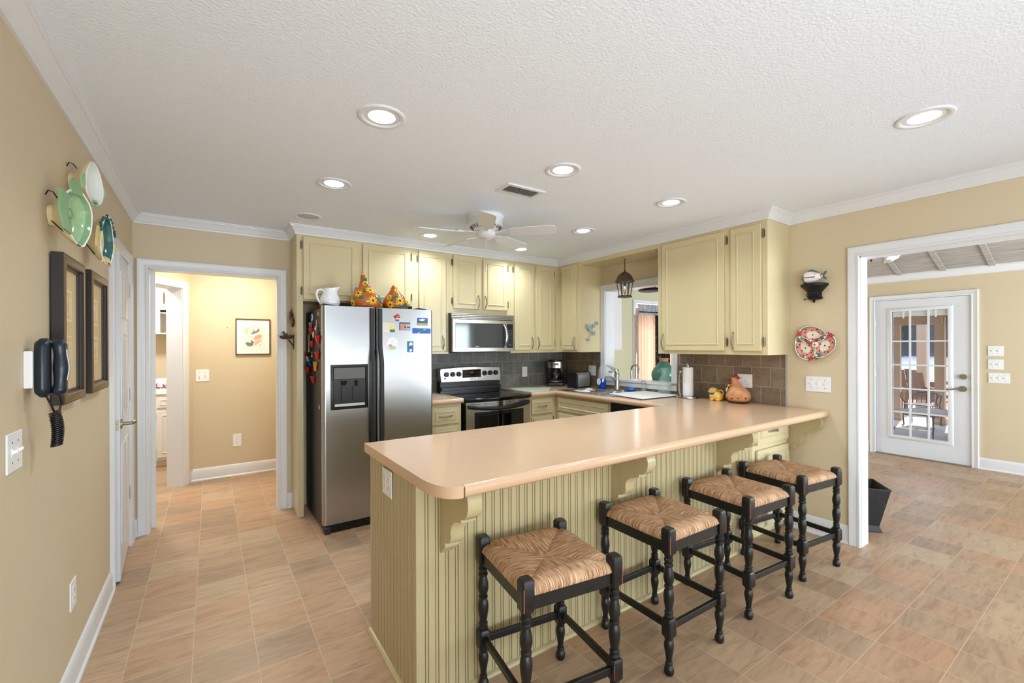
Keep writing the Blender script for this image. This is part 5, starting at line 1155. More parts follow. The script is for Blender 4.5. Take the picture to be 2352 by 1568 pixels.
for k, a in enumerate((240, 312, 24, 96, 168)):
    A = math.radians(a); T = Matrix.Translation((fx, fy, zc - .138)) @ Matrix.Rotation(A, 4, 'Z') @ Matrix.Translation((.10, 0, 0)) @ Matrix.Rotation(math.radians(-15), 4, 'X')
    b = B(T); P_ = [(.10, -.052), (.13, -.058), (.40, -.066), (.44, -.062), (.455, -.045), (.458, 0), (.455, .045), (.44, .062), (.40, .066), (.13, .058), (.10, .052), (.09, 0)]
    b.prism(P_, -.004, .003); bl = obj('blade', b, 'white', t, bev=.001)
    b = B(T); b.prism([(-.04, -.018), (.03, -.012), (.08, -.035), (.14, -.045), (.15, 0), (.14, .045), (.08, .035), (.03, .012), (-.04, .018)], .003, .009); obj('blade_iron', b, 'white', bl, bev=.002)
b = B(); cx_, cy_ = fx - .035, fy - .06
for k in range(24): b.ball((cx_, cy_, 2.29 - k * .0095), .0022, 6, 4)
b.lathe([(.0, 0), (.007, -.004), (.008, -.035), (.006, -.04), (0, -.041)], (cx_, cy_, 2.06), 12); obj('pull_chain', b, 'white', t)

# ------------------------------------------------------------------ left wall
FL = F_LEFT(XL)
def picture(lab, u0, u1, v0, v1):
    t = thing('picture_frame', lab, 'picture', FL @ Vector(((u0 + u1) / 2, v0, 0)), group='dark framed pictures on the left wall')
    b = B(FL); b.sweep([(u0, v0), (u1, v0), (u1, v1), (u0, v1)], [(0, .006), (0, .038), (.010, .040), (.034, .040), (.040, .034), (.043, .028), (.048, .028), (.048, .012), (.048, .006)], True); b.box(u0 + .02, u1 - .02, v0 + .02, v1 - .02, .004, .008); obj('frame', b, 'navy', t, smooth=25)
    b = B(FL); b.sweep([(u0 + .004, v0 + .004), (u1 - .004, v0 + .004), (u1 - .004, v1 - .004), (u0 + .004, v1 - .004)], [(0, .0385), (.006, .0412), (.030, .0412), (.032, .0398)], True); obj('frame_face', b, 'bronzef', t, smooth=25)
    b = B(FL); b.box(u0 + .044, u1 - .044, v0 + .044, v1 - .044, .012, .018); mb_ = obj('mat_board', b, 'matb', t)
    uc = (u0 + u1) / 2; h = v1 - v0
    for a0, a1 in ((.24, .46), (.56, .78)):
        z0, z1 = v0 + h * a0, v0 + h * a1
        b = B(FL); b.sweep([(uc - .058, z0), (uc + .058, z0), (uc + .058, z1), (uc - .058, z1)], [(0, .0175), (0, .0185), (.006, .0195), (.009, .0185), (.009, .0175)], True); b.box(uc - .035, uc + .035, z0 + .025, z1 - .025, .0175, .0186); pr = obj('small_print', b, 'ivory', mb_)
        b = B(FL); zc_ = (z0 + z1) / 2; b.ball((uc, zc_ - .01, .0187), (.016, .032, .0012), 12, 6); b.ball((uc, zc_ + .028, .0187), (.009, .010, .0012), 10, 6); obj('sepia_figure', b, 'tanb', pr)
    b = B(FL); b.box(u0 + .044, u1 - .044, v0 + .044, v1 - .044, .024, .026); obj('picture_glass', b, 'pane', t)
picture('tall dark framed picture behind the wall telephone', 2.306, 2.652, 1.227, 1.800)
picture('tall dark framed picture next to the pantry door', 2.776, 3.180, 1.230, 1.802)
# telephone
t = thing('wall_telephone', 'navy black corded wall telephone with hanging coiled cord', 'telephone', (XL, 2.07, 1.30))
b = B(FL); b.box(2.03, 2.11, 1.312, 1.432, 0, .022); obj('jack_plate', b, 'plate', t, bev=.003)
def pill(b, u0, u1, v0, v1, n0, n1, e=.012):
    rs = []
    for f_, n in ((e, n0), (0, n0 + e), (0, n1 - e), (e, n1)):
        r = .03 - min(.02, f_); P_ = []
        for cu, cv, a0 in ((u1 - f_ - r, v1 - f_ - r, 0), (u0 + f_ + r, v1 - f_ - r, 90), (u0 + f_ + r, v0 + f_ + r, 180), (u1 - f_ - r, v0 + f_ + r, 270)):
            for k in range(6): a = math.radians(a0 + 18 * k); P_.append((cu + r * math.cos(a), cv + r * math.sin(a), n))
        rs.append(P_)
    b.rings(rs); return b
b = B(FL); pill(b, 2.03, 2.102, 1.279, 1.474, .022, .058); obj('base', b, 'phone', t, smooth=60)
b = B(FL); rs = []; N_ = 22
hp = []
for k in range(N_ + 1):
    s_ = k / N_; bul = .5 + .5 * math.cos(4 * PI * s_); end = min(1, math.sin(PI * min(max(s_, .012), .988)) * 4.5) ** .5
    hp.append((1.282 + .188 * s_, .074 + .006 * math.sin(PI * s_), (.0235 + .003 * bul) * end, (.0160 + .0035 * bul) * end))
for v, n, w_, d in hp: rs.append([(2.07 + w_ * math.copysign(abs(math.cos(a)) ** .7, math.cos(a)), v, n + d * math.copysign(abs(math.sin(a)) ** .7, math.sin(a))) for a in [2 * PI * k / 20 for k in range(20)]])
b.rings(rs); hs = obj('handset', b, 'phone', t, smooth=80)
b = B(FL)
rs = []
for v, n, w_, d in hp[6:19]: rs.append([(2.07 - .011, v, n + d - .003), (2.07 + .011, v, n + d - .003), (2.07 + .009, v, n + d + .0015), (2.07 - .009, v, n + d + .0015)])
b.rings(rs); obj('silver_inlay', b, 'silver', hs)
b = B(FL); b.tube([(2.062, 1.284, .045), (2.072, 1.25, .055), (2.085, 1.225, .06)], .003, 6); b.tube([(2.072, 1.284, .075), (2.09, 1.255, .075), (2.085, 1.225, .07)], .003, 6)
pts = []
for k in range(330):
    s_ = k / 329; ang = k * 2 * PI / 9.5
    if s_ < .5: q = s_ / .5; cu, cv = 2.075 + .022 * q + .02 * math.sin(PI * q), 1.228 - .118 * q
    else: q = (s_ - .5) / .5; cu, cv = 2.097 + .024 * math.sin(PI * q) - .005 * q, 1.110 + .095 * q
    pts.append((cu + .0135 * math.cos(ang), cv + .004 * math.sin(ang) + .002, .062 + .0135 * math.sin(ang)))
b.tube(pts, .0028, 5); obj('coiled_cord', b, 'black', t, smooth=60)
t = thing('light_switch', 'white light switch plate under the wall telephone with its toggle up', 'light switch', (XL, 1.94, 1.07)); plate(t, FL, 1.878, 2.002, 1.072, 1.190); toggle(t, FL, 1.915, 1.131); toggle(t, FL, 1.963, 1.131)
t = thing('outlet', 'white outlet plate low on the left wall', 'outlet', (XL, 2.61, .33)); plate(t, FL, 2.568, 2.662, .332, .452); recept(t, FL, 2.615, .392)
# fish dishes
def fish_outline(L, Hh, n=64):
    """leaf shaped body lying along +u, nose at +u, forked tail at -u"""
    P_ = []
    for k in range(n):
        a = 2 * PI * k / n; u = math.cos(a); w_ = math.sin(a)
        hgt = Hh * w_ * (1 - .25 * u) * (abs(w_) ** .15)
        if u < -.75: hgt *= 1
        P_.append([L * u, hgt])
    return P_
def dish(F, rot, cu, cv, L, Hh, depth, n_base, mats, tail, fins, rimh=.012, flip=1, tilt=0, inner=.62):
    """shallow fish dish hung on a wall: rings from the wall side foot up to the rim and into the bowl"""
    R2 = Matrix.Rotation(rot, 2)
    O = fish_outline(L, Hh)
    nn = lambda u, n: n + tilt * (u - cu) * min(1, max(0, (n - n_base) / depth))
    def ring(s, n):
        r_ = []
        for k, (u, v) in enumerate(O):
            wv = 1 + (.012 * math.sin(k * 2 * PI / 9) if s > .8 and tilt else 0)
            q = R2 @ Vector((u * s * wv, v * s * wv)); r_.append((cu + q.x, cv + q.y, nn(cu + q.x, n)))
        return r_
    b = B(F); b.mi = 0
    back = [ring(.34, .001), ring(.36, n_base), ring(.38, n_base + depth * .05), ring(.60, n_base + depth * .25), ring(.88, n_base + depth * .68), ring(1.0, n_base + depth)]
    b.rings(back, cap=False); b.f([b.v(p_) for p_ in back[0]])
    b.mi = 1; f1 = [ring(1.0, n_base + depth), ring(.985, n_base + depth + .004), ring(.93, n_base + depth + .002)]; b.rings(f1, cap=False)
    b.mi = 2; b.rings([ring(.93, n_base + depth + .002), ring(.84, n_base + depth * .86)], cap=False)
    mid_n = n_base + depth * (.66 if inner > .55 else .60)
    b.mi = 3; b.rings([ring(.84, n_base + depth * .86), ring(inner, mid_n)], cap=False)
    b.mi = 4; b.rings([ring(inner, mid_n), ring(.3, n_base + depth * .55), ring(.02, n_base + depth * .53)], cap=False)
    for poly in [tail] + fins:
        b.mi = 5; q = []
        for u, v in poly: w2 = R2 @ Vector((u, v * flip)); q.append((cu + w2.x, cv + w2.y))
        a = [b.v((x, y, nn(x, n_base + depth) - .004)) for x, y in q]; c_ = [b.v((x, y, nn(x, n_base + depth) + .004)) for x, y in q]
        b.f(a[::-1]); b.f(c_)
        for i in range(len(q)): b.f([a[i], a[(i + 1) % len(q)], c_[(i + 1) % len(q)], c_[i]])
    return b, R2
def tailpoly(L, s): return [(-L * .86, -.022 * s), (-L * 1.22, -.055 * s), (-L * 1.15, -.03 * s), (-L * 1.10, 0), (-L * 1.15, .03 * s), (-L * 1.22, .055 * s), (-L * .86, .022 * s)]
def wires(t, F, pts, nm='wire_hanger'):
    for p in pts: b = B(F); b.tube(p, .0022, 6); obj(nm, b, 'iron', t)
t = thing('fish_dish', 'pale celadon green fish shaped dish, biggest on the left wall', 'wall dish', (XL, 2.29, 1.84), group='fish dishes on the left wall')
b, R2 = dish(FL, math.radians(-84), 2.305, 1.932, .108, .080, .066, .014, None, [(-.085, -.035), (-.13, -.030), (-.142, -.012), (-.142, .012), (-.13, .02), (-.085, .03)], [[(-.075, -.05), (-.09, -.088), (-.02, -.102), (.05, -.086), (.07, -.045), (0, -.068)]], tilt=.30)
obj('dish_bowl', b, ('ivory', 'porcelain', 'celadond', 'celadon', 'celadon', 'celadond'), t, smooth=50)
b = B(FL); b.tube([(2.30 + .016 * math.cos(a), 1.945 + .018 * math.sin(a), .058 + .3 * .016 * math.cos(a)) for a in [2 * PI * k / 14 for k in range(14)]], .003, 6, True)
for k in range(4): b.tube([(2.285 + .010 * k, 1.925, .055), (2.288 + .010 * k, 1.885 + .004 * k, .057)], .003, 6)
obj('embossed_fish', b, 'celadond', t)
wires(t, FL, [[(2.262, 1.995, .002), (2.264, 2.012, .008), (2.27, 2.01, .02), (2.278, 1.99, .03)], [(2.25, 1.90, .02), (2.28, 1.865, .05), (2.30, 1.828, .082), (2.297, 1.824, .088)]])
t = thing('fish_dish', 'pale white green fish dish, highest of the three near the crown moulding', 'wall dish', (XL, 2.6, 2.1), group='fish dishes on the left wall')
b, R2 = dish(FL, math.radians(97), 2.592, 2.150, .092, .076, .064, .014, None, [(-.07, -.012), (-.098, -.03), (-.092, -.012), (-.105, -.004), (-.092, .008), (-.104, .028), (-.07, .016)], [[(-.02, .085), (-.04, .108), (.0, .108), (.03, .093), (.02, .08)], [(.0, -.085), (-.03, -.108), (-.05, -.08)]], tilt=.2)
obj('dish_bowl', b, ('ivory', 'porcelain', 'paleg', 'paleg', 'paleg', 'celadon'), t, smooth=50)
wires(t, FL, [[(2.55, 2.195, .002), (2.552, 2.212, .008), (2.557, 2.21, .02), (2.563, 2.195, .03)], [(2.55, 2.10, .03), (2.58, 2.075, .06), (2.585, 2.062, .088)]])
t = thing('fish_dish', 'petrol green and butter yellow fish dish above the right framed picture', 'wall dish', (XL, 2.86, 1.84), group='fish dishes on the left wall')
b, R2 = dish(FL, math.radians(86), 2.862, 1.962, .122, .066, .066, .014, None, tailpoly(.10, .9), [[(-.02, .078), (-.06, .104), (-.02, .106), (.04, .094), (.03, .07)], [(.0, -.078), (-.03, -.104), (-.05, -.074)]], tilt=.2)
obj('dish_bowl', b, ('ivory', 'porcelain', 'petrol', 'petrol', 'butter', 'butter'), t, smooth=50)
b = B(FL); rn = random.Random(5)
for k in range(46):
    a = rn.uniform(.1, PI - .1); yy_ = 2.862 - .074 * math.cos(a); b.ball((yy_, 1.98 + .098 * math.sin(a) * rn.uniform(.8, 1), .082 + .2 * (yy_ - 2.862) + rn.uniform(-.003, .004)), (.008, .006, .006), 6, 4)
obj('ruffled_scales', b, 'petrol', t)
wires(t, FL, [[(2.83, 2.02, .002), (2.832, 2.035, .008), (2.838, 2.03, .02), (2.842, 2.015, .03)], [(2.81, 1.93, .012), (2.83, 1.885, .04), (2.865, 1.850, .085), (2.86, 1.845, .09)]])

# ------------------------------------------------------------------ right wall: shelf bracket, fish tureen, fish platter
FR = F_RIGHT(XR)
t = thing('wall_bracket', 'black ornate wall shelf bracket carrying the fish tureen', 'wall shelf', (XR, 1.475, 1.75))
b = B(FR)
def dshape(w_, d, z): return [(1.475 - w_, z, 0)] + [(1.475 - w_ * math.cos(a), z, d * math.sin(a) ** .8 if math.sin(a) > 0 else 0) for a in [PI * k / 12 for k in range(1, 12)]] + [(1.475 + w_, z, 0)]
b.rings([dshape(.088, .105, 1.902), dshape(.09, .108, 1.896), dshape(.088, .105, 1.886), dshape(.083, .098, 1.882), dshape(.07, .08, 1.868), dshape(.055, .06, 1.852), dshape(.053, .058, 1.846), dshape(.046, .05, 1.842), dshape(.045, .05, 1.800), dshape(.049, .054, 1.795), dshape(.045, .05, 1.788), dshape(.025, .03, 1.782)])
sb_ = obj('shelf_body', b, 'iron', t, smooth=40)
b = B(FR); b.ball((1.475, 1.772, .02), (.009, .012, .009), 10, 8); b.tube([(1.522, 1.795, .03), (1.535, 1.787, .03), (1.541, 1.794, .03)], .004, 6); b.tube([(1.428, 1.795, .03), (1.417, 1.789, .03), (1.412, 1.796, .03)], .004, 6)
for k in range(7): b.tube([(1.440 + .0115 * k, 1.835, .046), (1.445 + .0115 * k, 1.82, .052), (1.438 + .0115 * k, 1.806, .05)], .004, 6)
obj('scrollwork', b, 'iron', t)
t = thing('fish_tureen', 'white and green fish shaped tureen with red marks on the black wall shelf', 'tureen', (XR - .05, 1.475, 1.902))
b = B(FR); b.rings([[(1.545 - .145 * s_, 1.948 + .004 + r * 1.0 * math.cos(a) - (.012 if s_ < .1 else 0), .052 + r * .9 * math.sin(a)) for a in [2 * PI * k / 18 for k in range(18)]] for s_, r in ((0, .006), (.04, .022), (.14, .038), (.32, .046), (.52, .043), (.72, .030), (.88, .017), (.97, .010))]); fb_ = obj('body', b, 'porcelain', t, smooth=80)
b = B(FR); b.rings([[(1.5465 - .145 * s_, 1.946 + r * math.cos(a), .052 + r * .92 * math.sin(a)) for a in [2 * PI * k / 18 for k in range(18)]] for s_, r in ((0, .004), (.04, .0235), (.10, .034), (.16, .0405), (.19, .0425))]); obj('green_head', b, 'fgreen', t, smooth=80)
b = B(FR); b.prism([(1.52, 1.985), (1.50, 2.006), (1.478, 2.013), (1.45, 2.0), (1.425, 1.98), (1.45, 1.982)], .049, .055); b.prism([(1.415, 1.955), (1.392, 1.985), (1.376, 1.988), (1.386, 1.966), (1.396, 1.955), (1.384, 1.942), (1.375, 1.924), (1.392, 1.928), (1.415, 1.95)], .046, .058); obj('fins_and_tail', b, 'fgreen', t, bev=.002)
b = B(FR)
for k in range(6): b.ball((1.508 - .012 * k, 1.948, .093 - .0015 * abs(k - 1.5)), (.0055, .006, .003), 8, 5)
obj('red_marks', b, 'fred', t); b = B(FR)
b.tube([(1.41, 1.975 - .0, .052), (1.412, 1.955, .068), (1.41, 1.938, .052)], .0035, 6); obj('tail_band', b, 'fred', t)
b = B(FR); b.tube([(1.53, 1.972, .076), (1.49, 1.976, .085), (1.44, 1.97, .074)], .0018, 6); obj('lid_seam', b, 'slot', t)
t = thing('fish_platter', 'round wall platter of three spotted pink and green fish', 'wall plate', (XR, 1.47, 1.38))
ctr = (1.468, 1.448)
for k, (dx, dy, rot, lab) in enumerate(((.012, .068, 172, ''), (.068, -.028, -50 + 180 - 60, ''), (-.062, -.018, -80, ''))):
    # u grows to the left in the picture
    cu, cv = ctr[0] + dx, ctr[1] + dy
    L = .098; b, R2 = dish(FR, math.radians((186, 62, -62)[k]), cu, cv, L, .066, .030, .006, None, inner=.46, tail=[(-.08, -.014), (-.108, -.024), (-.102, -.010), (-.110, 0), (-.102, .010), (-.108, .024), (-.08, .014)], fins=[[(.02, .062), (-.02, .078), (-.04, .058)]], flip=1)
    dq = obj('fish_dish', b, ('fwhite', 'porcelain', 'fgreen', 'pink', 'fwhite', 'fred'), t, smooth=50)
    b = B(FR); rn = random.Random(11 + k)
    for s_, a in ((.0, 0), (.55, .4), (.55, 1.5), (.6, 2.5), (.58, 3.6), (.55, 4.6), (.6, 5.5), (.8, 1.0), (.8, 2.1), (.8, 4.1), (.8, 5.1)):
        q = R2 @ Vector((L * s_ * math.cos(a) - .005, .056 * s_ * math.sin(a))); n_ = .006 + .030 * (.53 + (.13 * (s_ - .3) / .3 if s_ > .3 else 0) + (.2 * (s_ - .62) / .24 if s_ > .62 else 0)); b.ball((cu + q.x, cv + q.y, n_ + .0012), (.0055, .0055, .002), 8, 5)
    obj('dark_spots', b, 'brownc', dq)
    b = B(FR); q = R2 @ Vector((L * .80, .0)); b.ball((cu + q.x, cv + q.y, .034), (.026, .026, .006), 12, 6); hd_ = obj('fish_head', b, 'fgreen', dq)
    b = B(FR); q = R2 @ Vector((L * .84, .008)); b.ball((cu + q.x, cv + q.y, .041), (.007, .007, .003), 10, 5); obj('eye', b, 'porcelain', hd_)
    b = B(FR); q = R2 @ Vector((L * 1.02, 0)); b.ball((cu + q.x, cv + q.y, .034), (.012, .014, .006), 10, 6); obj('red_lips', b, 'fred', hd_)
b = B(FR); b.ball((1.463, 1.442, .036), (.023, .023, .010), 18, 8); obj('centre_knob', b, 'fwhite', t)
b = B(FR); b.ball((1.463, 1.442, .046), (.010, .0035, .0025), 8, 5); b.ball((1.463, 1.442, .046), (.0035, .010, .0025), 8, 5); obj('painted_star', b, 'leaf', t)
b = B(FR); b.lathe([(0, .002), (.05, .002), (.06, .02), (0, .024)], (1.463, 1.442, 0), 20); obj('back_plate', b, 'fwhite', t)

# ------------------------------------------------------------------ stools
def make_stool():
    root = thing('counter_stool', '', 'stool', (0, 0, 0), 0, 'rush seat counter stools along the peninsula')
    H_, hs = .641, .192
    LEG = [(.0, .0), (.017, .0), (.021, .008), (.022, .022), (.018, .036), (.013, .042), (.016, .046), (.016, .052), (.012, .056), (.014, .075), (.019, .105), (.022, .125), (.020, .142), (.015, .152), (.019, .156), (.019, .163), (.014, .168)]
    MID = [(.014, .246), (.019, .250), (.020, .258), (.014, .264), (.019, .270), (.019, .276), (.014, .281), (.017, .292), (.022, .325), (.023, .345), (.020, .365), (.015, .376), (.0195, .380), (.0195, .388), (.015, .392), (.019, .402), (.023, .420), (.022, .440), (.017, .462), (.015, .472), (.020, .476), (.020, .484), (.015, .489), (.020, .497), (.020, .506), (.015, .511), (.019, .519), (.019, .526), (.014, .531)]
    for sx, sy in ((-1, -1), (1, -1), (1, 1), (-1, 1)):
        b = B(); c = (sx * hs, sy * hs, 0); w_ = .0245
        b.lathe(LEG, c, 18); b.lathe(MID, c, 18)
        def blk(z0, z1, w_, ch):
            rs = []
            for ww, z in ((w_ - ch, z0), (w_, z0 + ch * 1.6), (w_, z1 - ch * 1.6), (w_ - ch, z1)):
                k_ = .006
                rs.append([(c[0] + x, c[1] + y, z) for x, y in ((ww, ww - k_), (ww - k_, ww), (-ww + k_, ww), (-ww, ww - k_), (-ww, -ww + k_), (-ww + k_, -ww), (ww - k_, -ww), (ww, -ww + k_))])
            b.rings(rs)
        blk(.165, .248, w_, .006); blk(.528, H_, w_, .005)
        lg = obj('leg', b, 'paintblk', root, local=True, smooth=35)
        b = B()
        if sy < 0:
            b.box(c[0] + sx * w_ * .80 - .002, c[0] + sx * w_ * .80 + .002, c[1] - w_ - .0004, c[1] - w_ + .001, .535, .615); b.box(c[0] - sx * w_ * .80 - .0015, c[0] - sx * w_ * .80 + .0015, c[1] - w_ - .0004, c[1] - w_ + .001, .18, .235)
            obj('worn_edge', b, 'rub', lg, local=True)
    for ax, s in (('x', -1), ('x', 1), ('y', -1), ('y', 1)):
        b = B(); e = hs - .018
        if ax == 'x': b.box(-e, e, s * hs - .011, s * hs + .011, .530, .592)
        else: b.box(s * hs - .011, s * hs + .011, -e, e, .530, .592)
        obj('seat_rail', b, 'paintblk', root, local=True, bev=.003)
        z = .205 if ax == 'x' else .212
        b = B()
        if ax == 'x': b.box(-e, e, s * hs - .009, s * hs + .009, z - .015, z + .015)
        else: b.box(s * hs - .009, s * hs + .009, -e, e, z - .015, z + .015)
        obj('stretcher', b, 'paintblk', root, local=True, bev=.003)
    # woven rush seat: four wedges meeting on the diagonals, rolled over the rails
    b = B(); n = 14; hw = hs + .017
    for q in range(4):
        R3 = Matrix.Rotation(q * PI / 2, 3, 'Z'); b.mi = 1 if q % 2 == 0 else 0
        rows = []
        for i in range(n + 1):
            t_ = i / n; row = []
            r = .004 + (hw - .004) * t_
            roll = max(0, (t_ - .86) / .14)
            for j in range(n + 1):
                s_ = -1 + 2 * j / n; lim = min(r, hs - .0235) if t_ > .86 else r
                x = s_ * lim
                z = .616 - .020 * (1 - t_) ** 1.3 - .009 * abs(s_) ** 12 * min(1, t_ * 1.6) + .005 * math.sin(PI * t_)
                y = -r
                if roll: y = -(hw * .86 + hw * .14 * math.sin(roll * PI / 2)); z -= .022 * (1 - math.cos(roll * PI / 2))
                row.append(b.v(R3 @ Vector((x, y, z))))
            rows.append(row)
        low = [b.v(R3 @ Vector((-1 * (hs - .0235) + 2 * (hs - .0235) * j / n, -hw + .004, .580))) for j in range(n + 1)]; rows.append(low)
        for i in range(len(rows) - 1):
            for j in range(n): b.f([rows[i][j], rows[i][j + 1], rows[i + 1][j + 1], rows[i + 1][j]])
    obj('rush_seat', b, ('rushx', 'rushy'), root, local=True, smooth=50)
    return root
stool = make_stool()
SPOTS = [(1.112, 1.395, -8, 'black rush seat counter stool nearest the camera, at the open end of the peninsula'), (1.852, 1.402, -1, 'second black rush seat counter stool from the open end of the peninsula'),
         (2.548, 1.398, -4.5, 'third black rush seat counter stool, second from the den opening'), (3.197, 1.398, -6.5, 'black rush seat counter stool beside the den opening, in front of the drawers')]
for i, (x, y, a, lab) in enumerate(SPOTS):
    o = stool if i == 0 else copy_tree(stool)
    o.location = (x, y, .0005); o.rotation_euler = (0, 0, math.radians(a)); o['label'] = lab

# ------------------------------------------------------------------ back hall and laundry
YHB = 5.844
FHB = F_BACK(YHB)
t = thing('bird_print', 'framed bird print with white mat on the hall wall', 'picture', (.403, YHB, 1.351))
b = B(FHB); b.sweep([(.231, 1.351), (.576, 1.351), (.576, 1.761), (.231, 1.761)], [(0, .001), (0, .02), (.004, .022), (.011, .020), (.012, .001)], True); obj('frame', b, 'wood', t)
b = B(FHB); b.box(.243, .564, 1.363, 1.749, .002, .008); pm = obj('mat_board', b, 'plate', t)
b = B(FHB); b.box(.288, .525, 1.405, 1.705, .0078, .0085); pp = obj('print_paper', b, 'paper', pm)
b = B(FHB); b.sweep([(.272, 1.390), (.538, 1.390), (.538, 1.720), (.272, 1.720)], [(0, .0078), (0, .0084), (.0015, .0084), (.0015, .0078)], True); obj('mat_line', b, 'silver', pm)
def blob(b, pts, n1=.0094): b.prism(pts, .0083, n1)
def U(a): return [(.243 + (p[0] - 190) / 1018 * .321, 1.749 - (p[1] - 245) / 1065 * .386) for p in a]
b = B(FHB); blob(b, U([(600, 650), (680, 700), (780, 660), (900, 600), (890, 540), (870, 500), (800, 580), (760, 610), (700, 530), (690, 545), (720, 620), (600, 580), (700, 640)]))
blob(b, U([(450, 960), (530, 940), (620, 970), (630, 860), (720, 940), (700, 1030), (620, 1085), (500, 1060)])); obj('grey_birds', b, 'slot', pp, smooth=0)
b = B(FHB); blob(b, U([(700, 860), (760, 740), (880, 710), (970, 720), (960, 810), (880, 860), (790, 870), (710, 865)]), .0096); blob(b, U([(480, 735), (500, 735), (700, 800), (690, 812)]), .0096); obj('red_brown_bird', b, 'hen', pp, smooth=0)
b = B(FHB); blob(b, U([(740, 900), (900, 880), (980, 850), (990, 885), (860, 990), (760, 1060), (730, 1000)]), .0091); obj('ground', b, 'tanb', pp, smooth=0)
b = B(FHB)
for x, y, r in ((465, 530, 30), (505, 570, 30), (515, 630, 34)): q = U([(x + r * math.cos(a), y + r * math.sin(a)) for a in [2 * PI * k / 10 for k in range(10)]]); blob(b, q)
obj('yellow_blossoms', b, 'yellow', pp, smooth=0)
b = B(FHB)
for x, y in ((710, 445), (760, 440), (800, 490), (560, 520), (600, 545), (650, 490), (940, 670), (980, 970), (920, 1020), (910, 1050), (440, 580), (450, 645)): q = U([(x + 16 * math.cos(a), y + 10 * math.sin(a)) for a in [2 * PI * k / 8 for k in range(8)]]); blob(b, q)
obj('leaf_marks', b, 'fgreen', pp, smooth=0)
b = B(FHB); b.box(.243, .564, 1.363, 1.749, .013, .0145); obj('picture_glass', b, 'pane', t)
t = thing('light_switch', 'white double switch plate on the hall wall', 'light switch', (-.075, YHB, 1.069)); plate(t, FHB, -.135, -.014, 1.069, 1.197); toggle(t, FHB, -.100, 1.133, -1); toggle(t, FHB, -.048, 1.133)
t = thing('outlet', 'white outlet plate low on the hall wall below the bird print', 'outlet', (.243, YHB, .324)); plate(t, FHB, .203, .284, .324, .464); recept(t, FHB, .243, .394)
b = B(FHB); b.ball((.155, 1.66, .002), .005, 8, 5); tag(obj('wall_hook', b, 'nickel'), 'tiny picture nail left of the bird print', 'nail')
# laundry cabinets seen through the inner doorway
YLF = 6.74
FLF = F_BACK(YLF)
t = thing('laundry_base_cabinet', 'white laundry base cabinet with drawer and door', 'cabinet', (-.3, 7.0, 0))
b = B(); b.box(-.592, -.02, YLF, 7.31, .085, .875); b.box(-.575, -.04, YLF + .06, 7.31, 0, .085); obj('carcass', b, 'lcab', t)
d = slab(t, 'drawer', FLF, -.535, -.22, .715, .845, .03, 'lcab'); pull(d, FLF, .78, -.43, -.33, True)
d = slab(t, 'door', FLF, -.535, -.22, .12, .68, .05, 'lcab'); pull(d, FLF, -.25, .54, .64)
for v in (.60, .19): hinge(t, FLF, -.548, v)
b = B(); b.box(-.605, -.01, YLF - .025, 7.32, .876, .93); b.box(-.605, -.01, 7.305, 7.325, .93, 1.03); tag(obj('worktop', b, 'plate', bev=.006), 'white worktop of the laundry base cabinet', 'worktop')
t = thing('laundry_wall_cabinet', 'white laundry wall cabinet with an open cubby under its door', 'cabinet', (-.3, 7.1, 1.606))
YU = 6.95; FU = F_BACK(YU)
b = B(); b.box(-.66, -.515, YU, 7.32, 1.606, 2.43); b.box(-.515, -.02, YU, 7.32, 1.905, 2.43); b.box(-.515, -.02, YU, 7.32, 1.606, 1.622); b.box(-.515, -.02, 7.30, 7.32, 1.62, 1.91); b.box(-.04, -.02, YU, 7.3, 1.62, 1.91); b.box(-.515, -.04, YU + .02, 7.3, 1.862, 1.875); obj('carcass', b, 'lcab', t)
d = slab(t, 'door', FU, -.50, -.26, 1.945, 2.39, .05, 'lcab'); pull(d, FU, -.475, 1.985, 2.11)
b = B(); b.box(-.56, -.44, 7.05, 7.17, .931, 1.05); tag(obj('tissue_box', b, 'plate', bev=.004), 'plain white box on the laundry worktop behind the red flowers', 'box')
t = thing('poinsettia_garland', 'red artificial flowers lying on the laundry worktop', 'artificial flowers', (-.48, 6.9, .931))
b = B(); rn = random.Random(2)
for cx_, cy_, cz_, r in ((-.56, 6.85, .965, .05), (-.47, 6.88, .955, .035), (-.40, 6.9, .99, .06), (-.38, 6.9, 1.06, .05), (-.42, 6.86, .96, .05)):
    for k in range(12):
        a = rn.uniform(0, 6.28); e = rn.uniform(-.4, 1.0); d_ = Vector((math.cos(a) * math.cos(e), math.sin(a) * math.cos(e), math.sin(e))); b.ball(Vector((cx_, cy_, cz_)) + d_ * r * .6, (r * .5, r * .22, r * .08), 8, 5, d_.to_track_quat('X', 'Z').to_matrix())
obj('petals', b, 'flower', t)
b = B()
for k in range(8): b.ball((-.58 + .03 * k, 6.88 + .02 * (k % 2), .945), (.02, .03, .008), 8, 5)
obj('leaves', b, 'leaf', t)

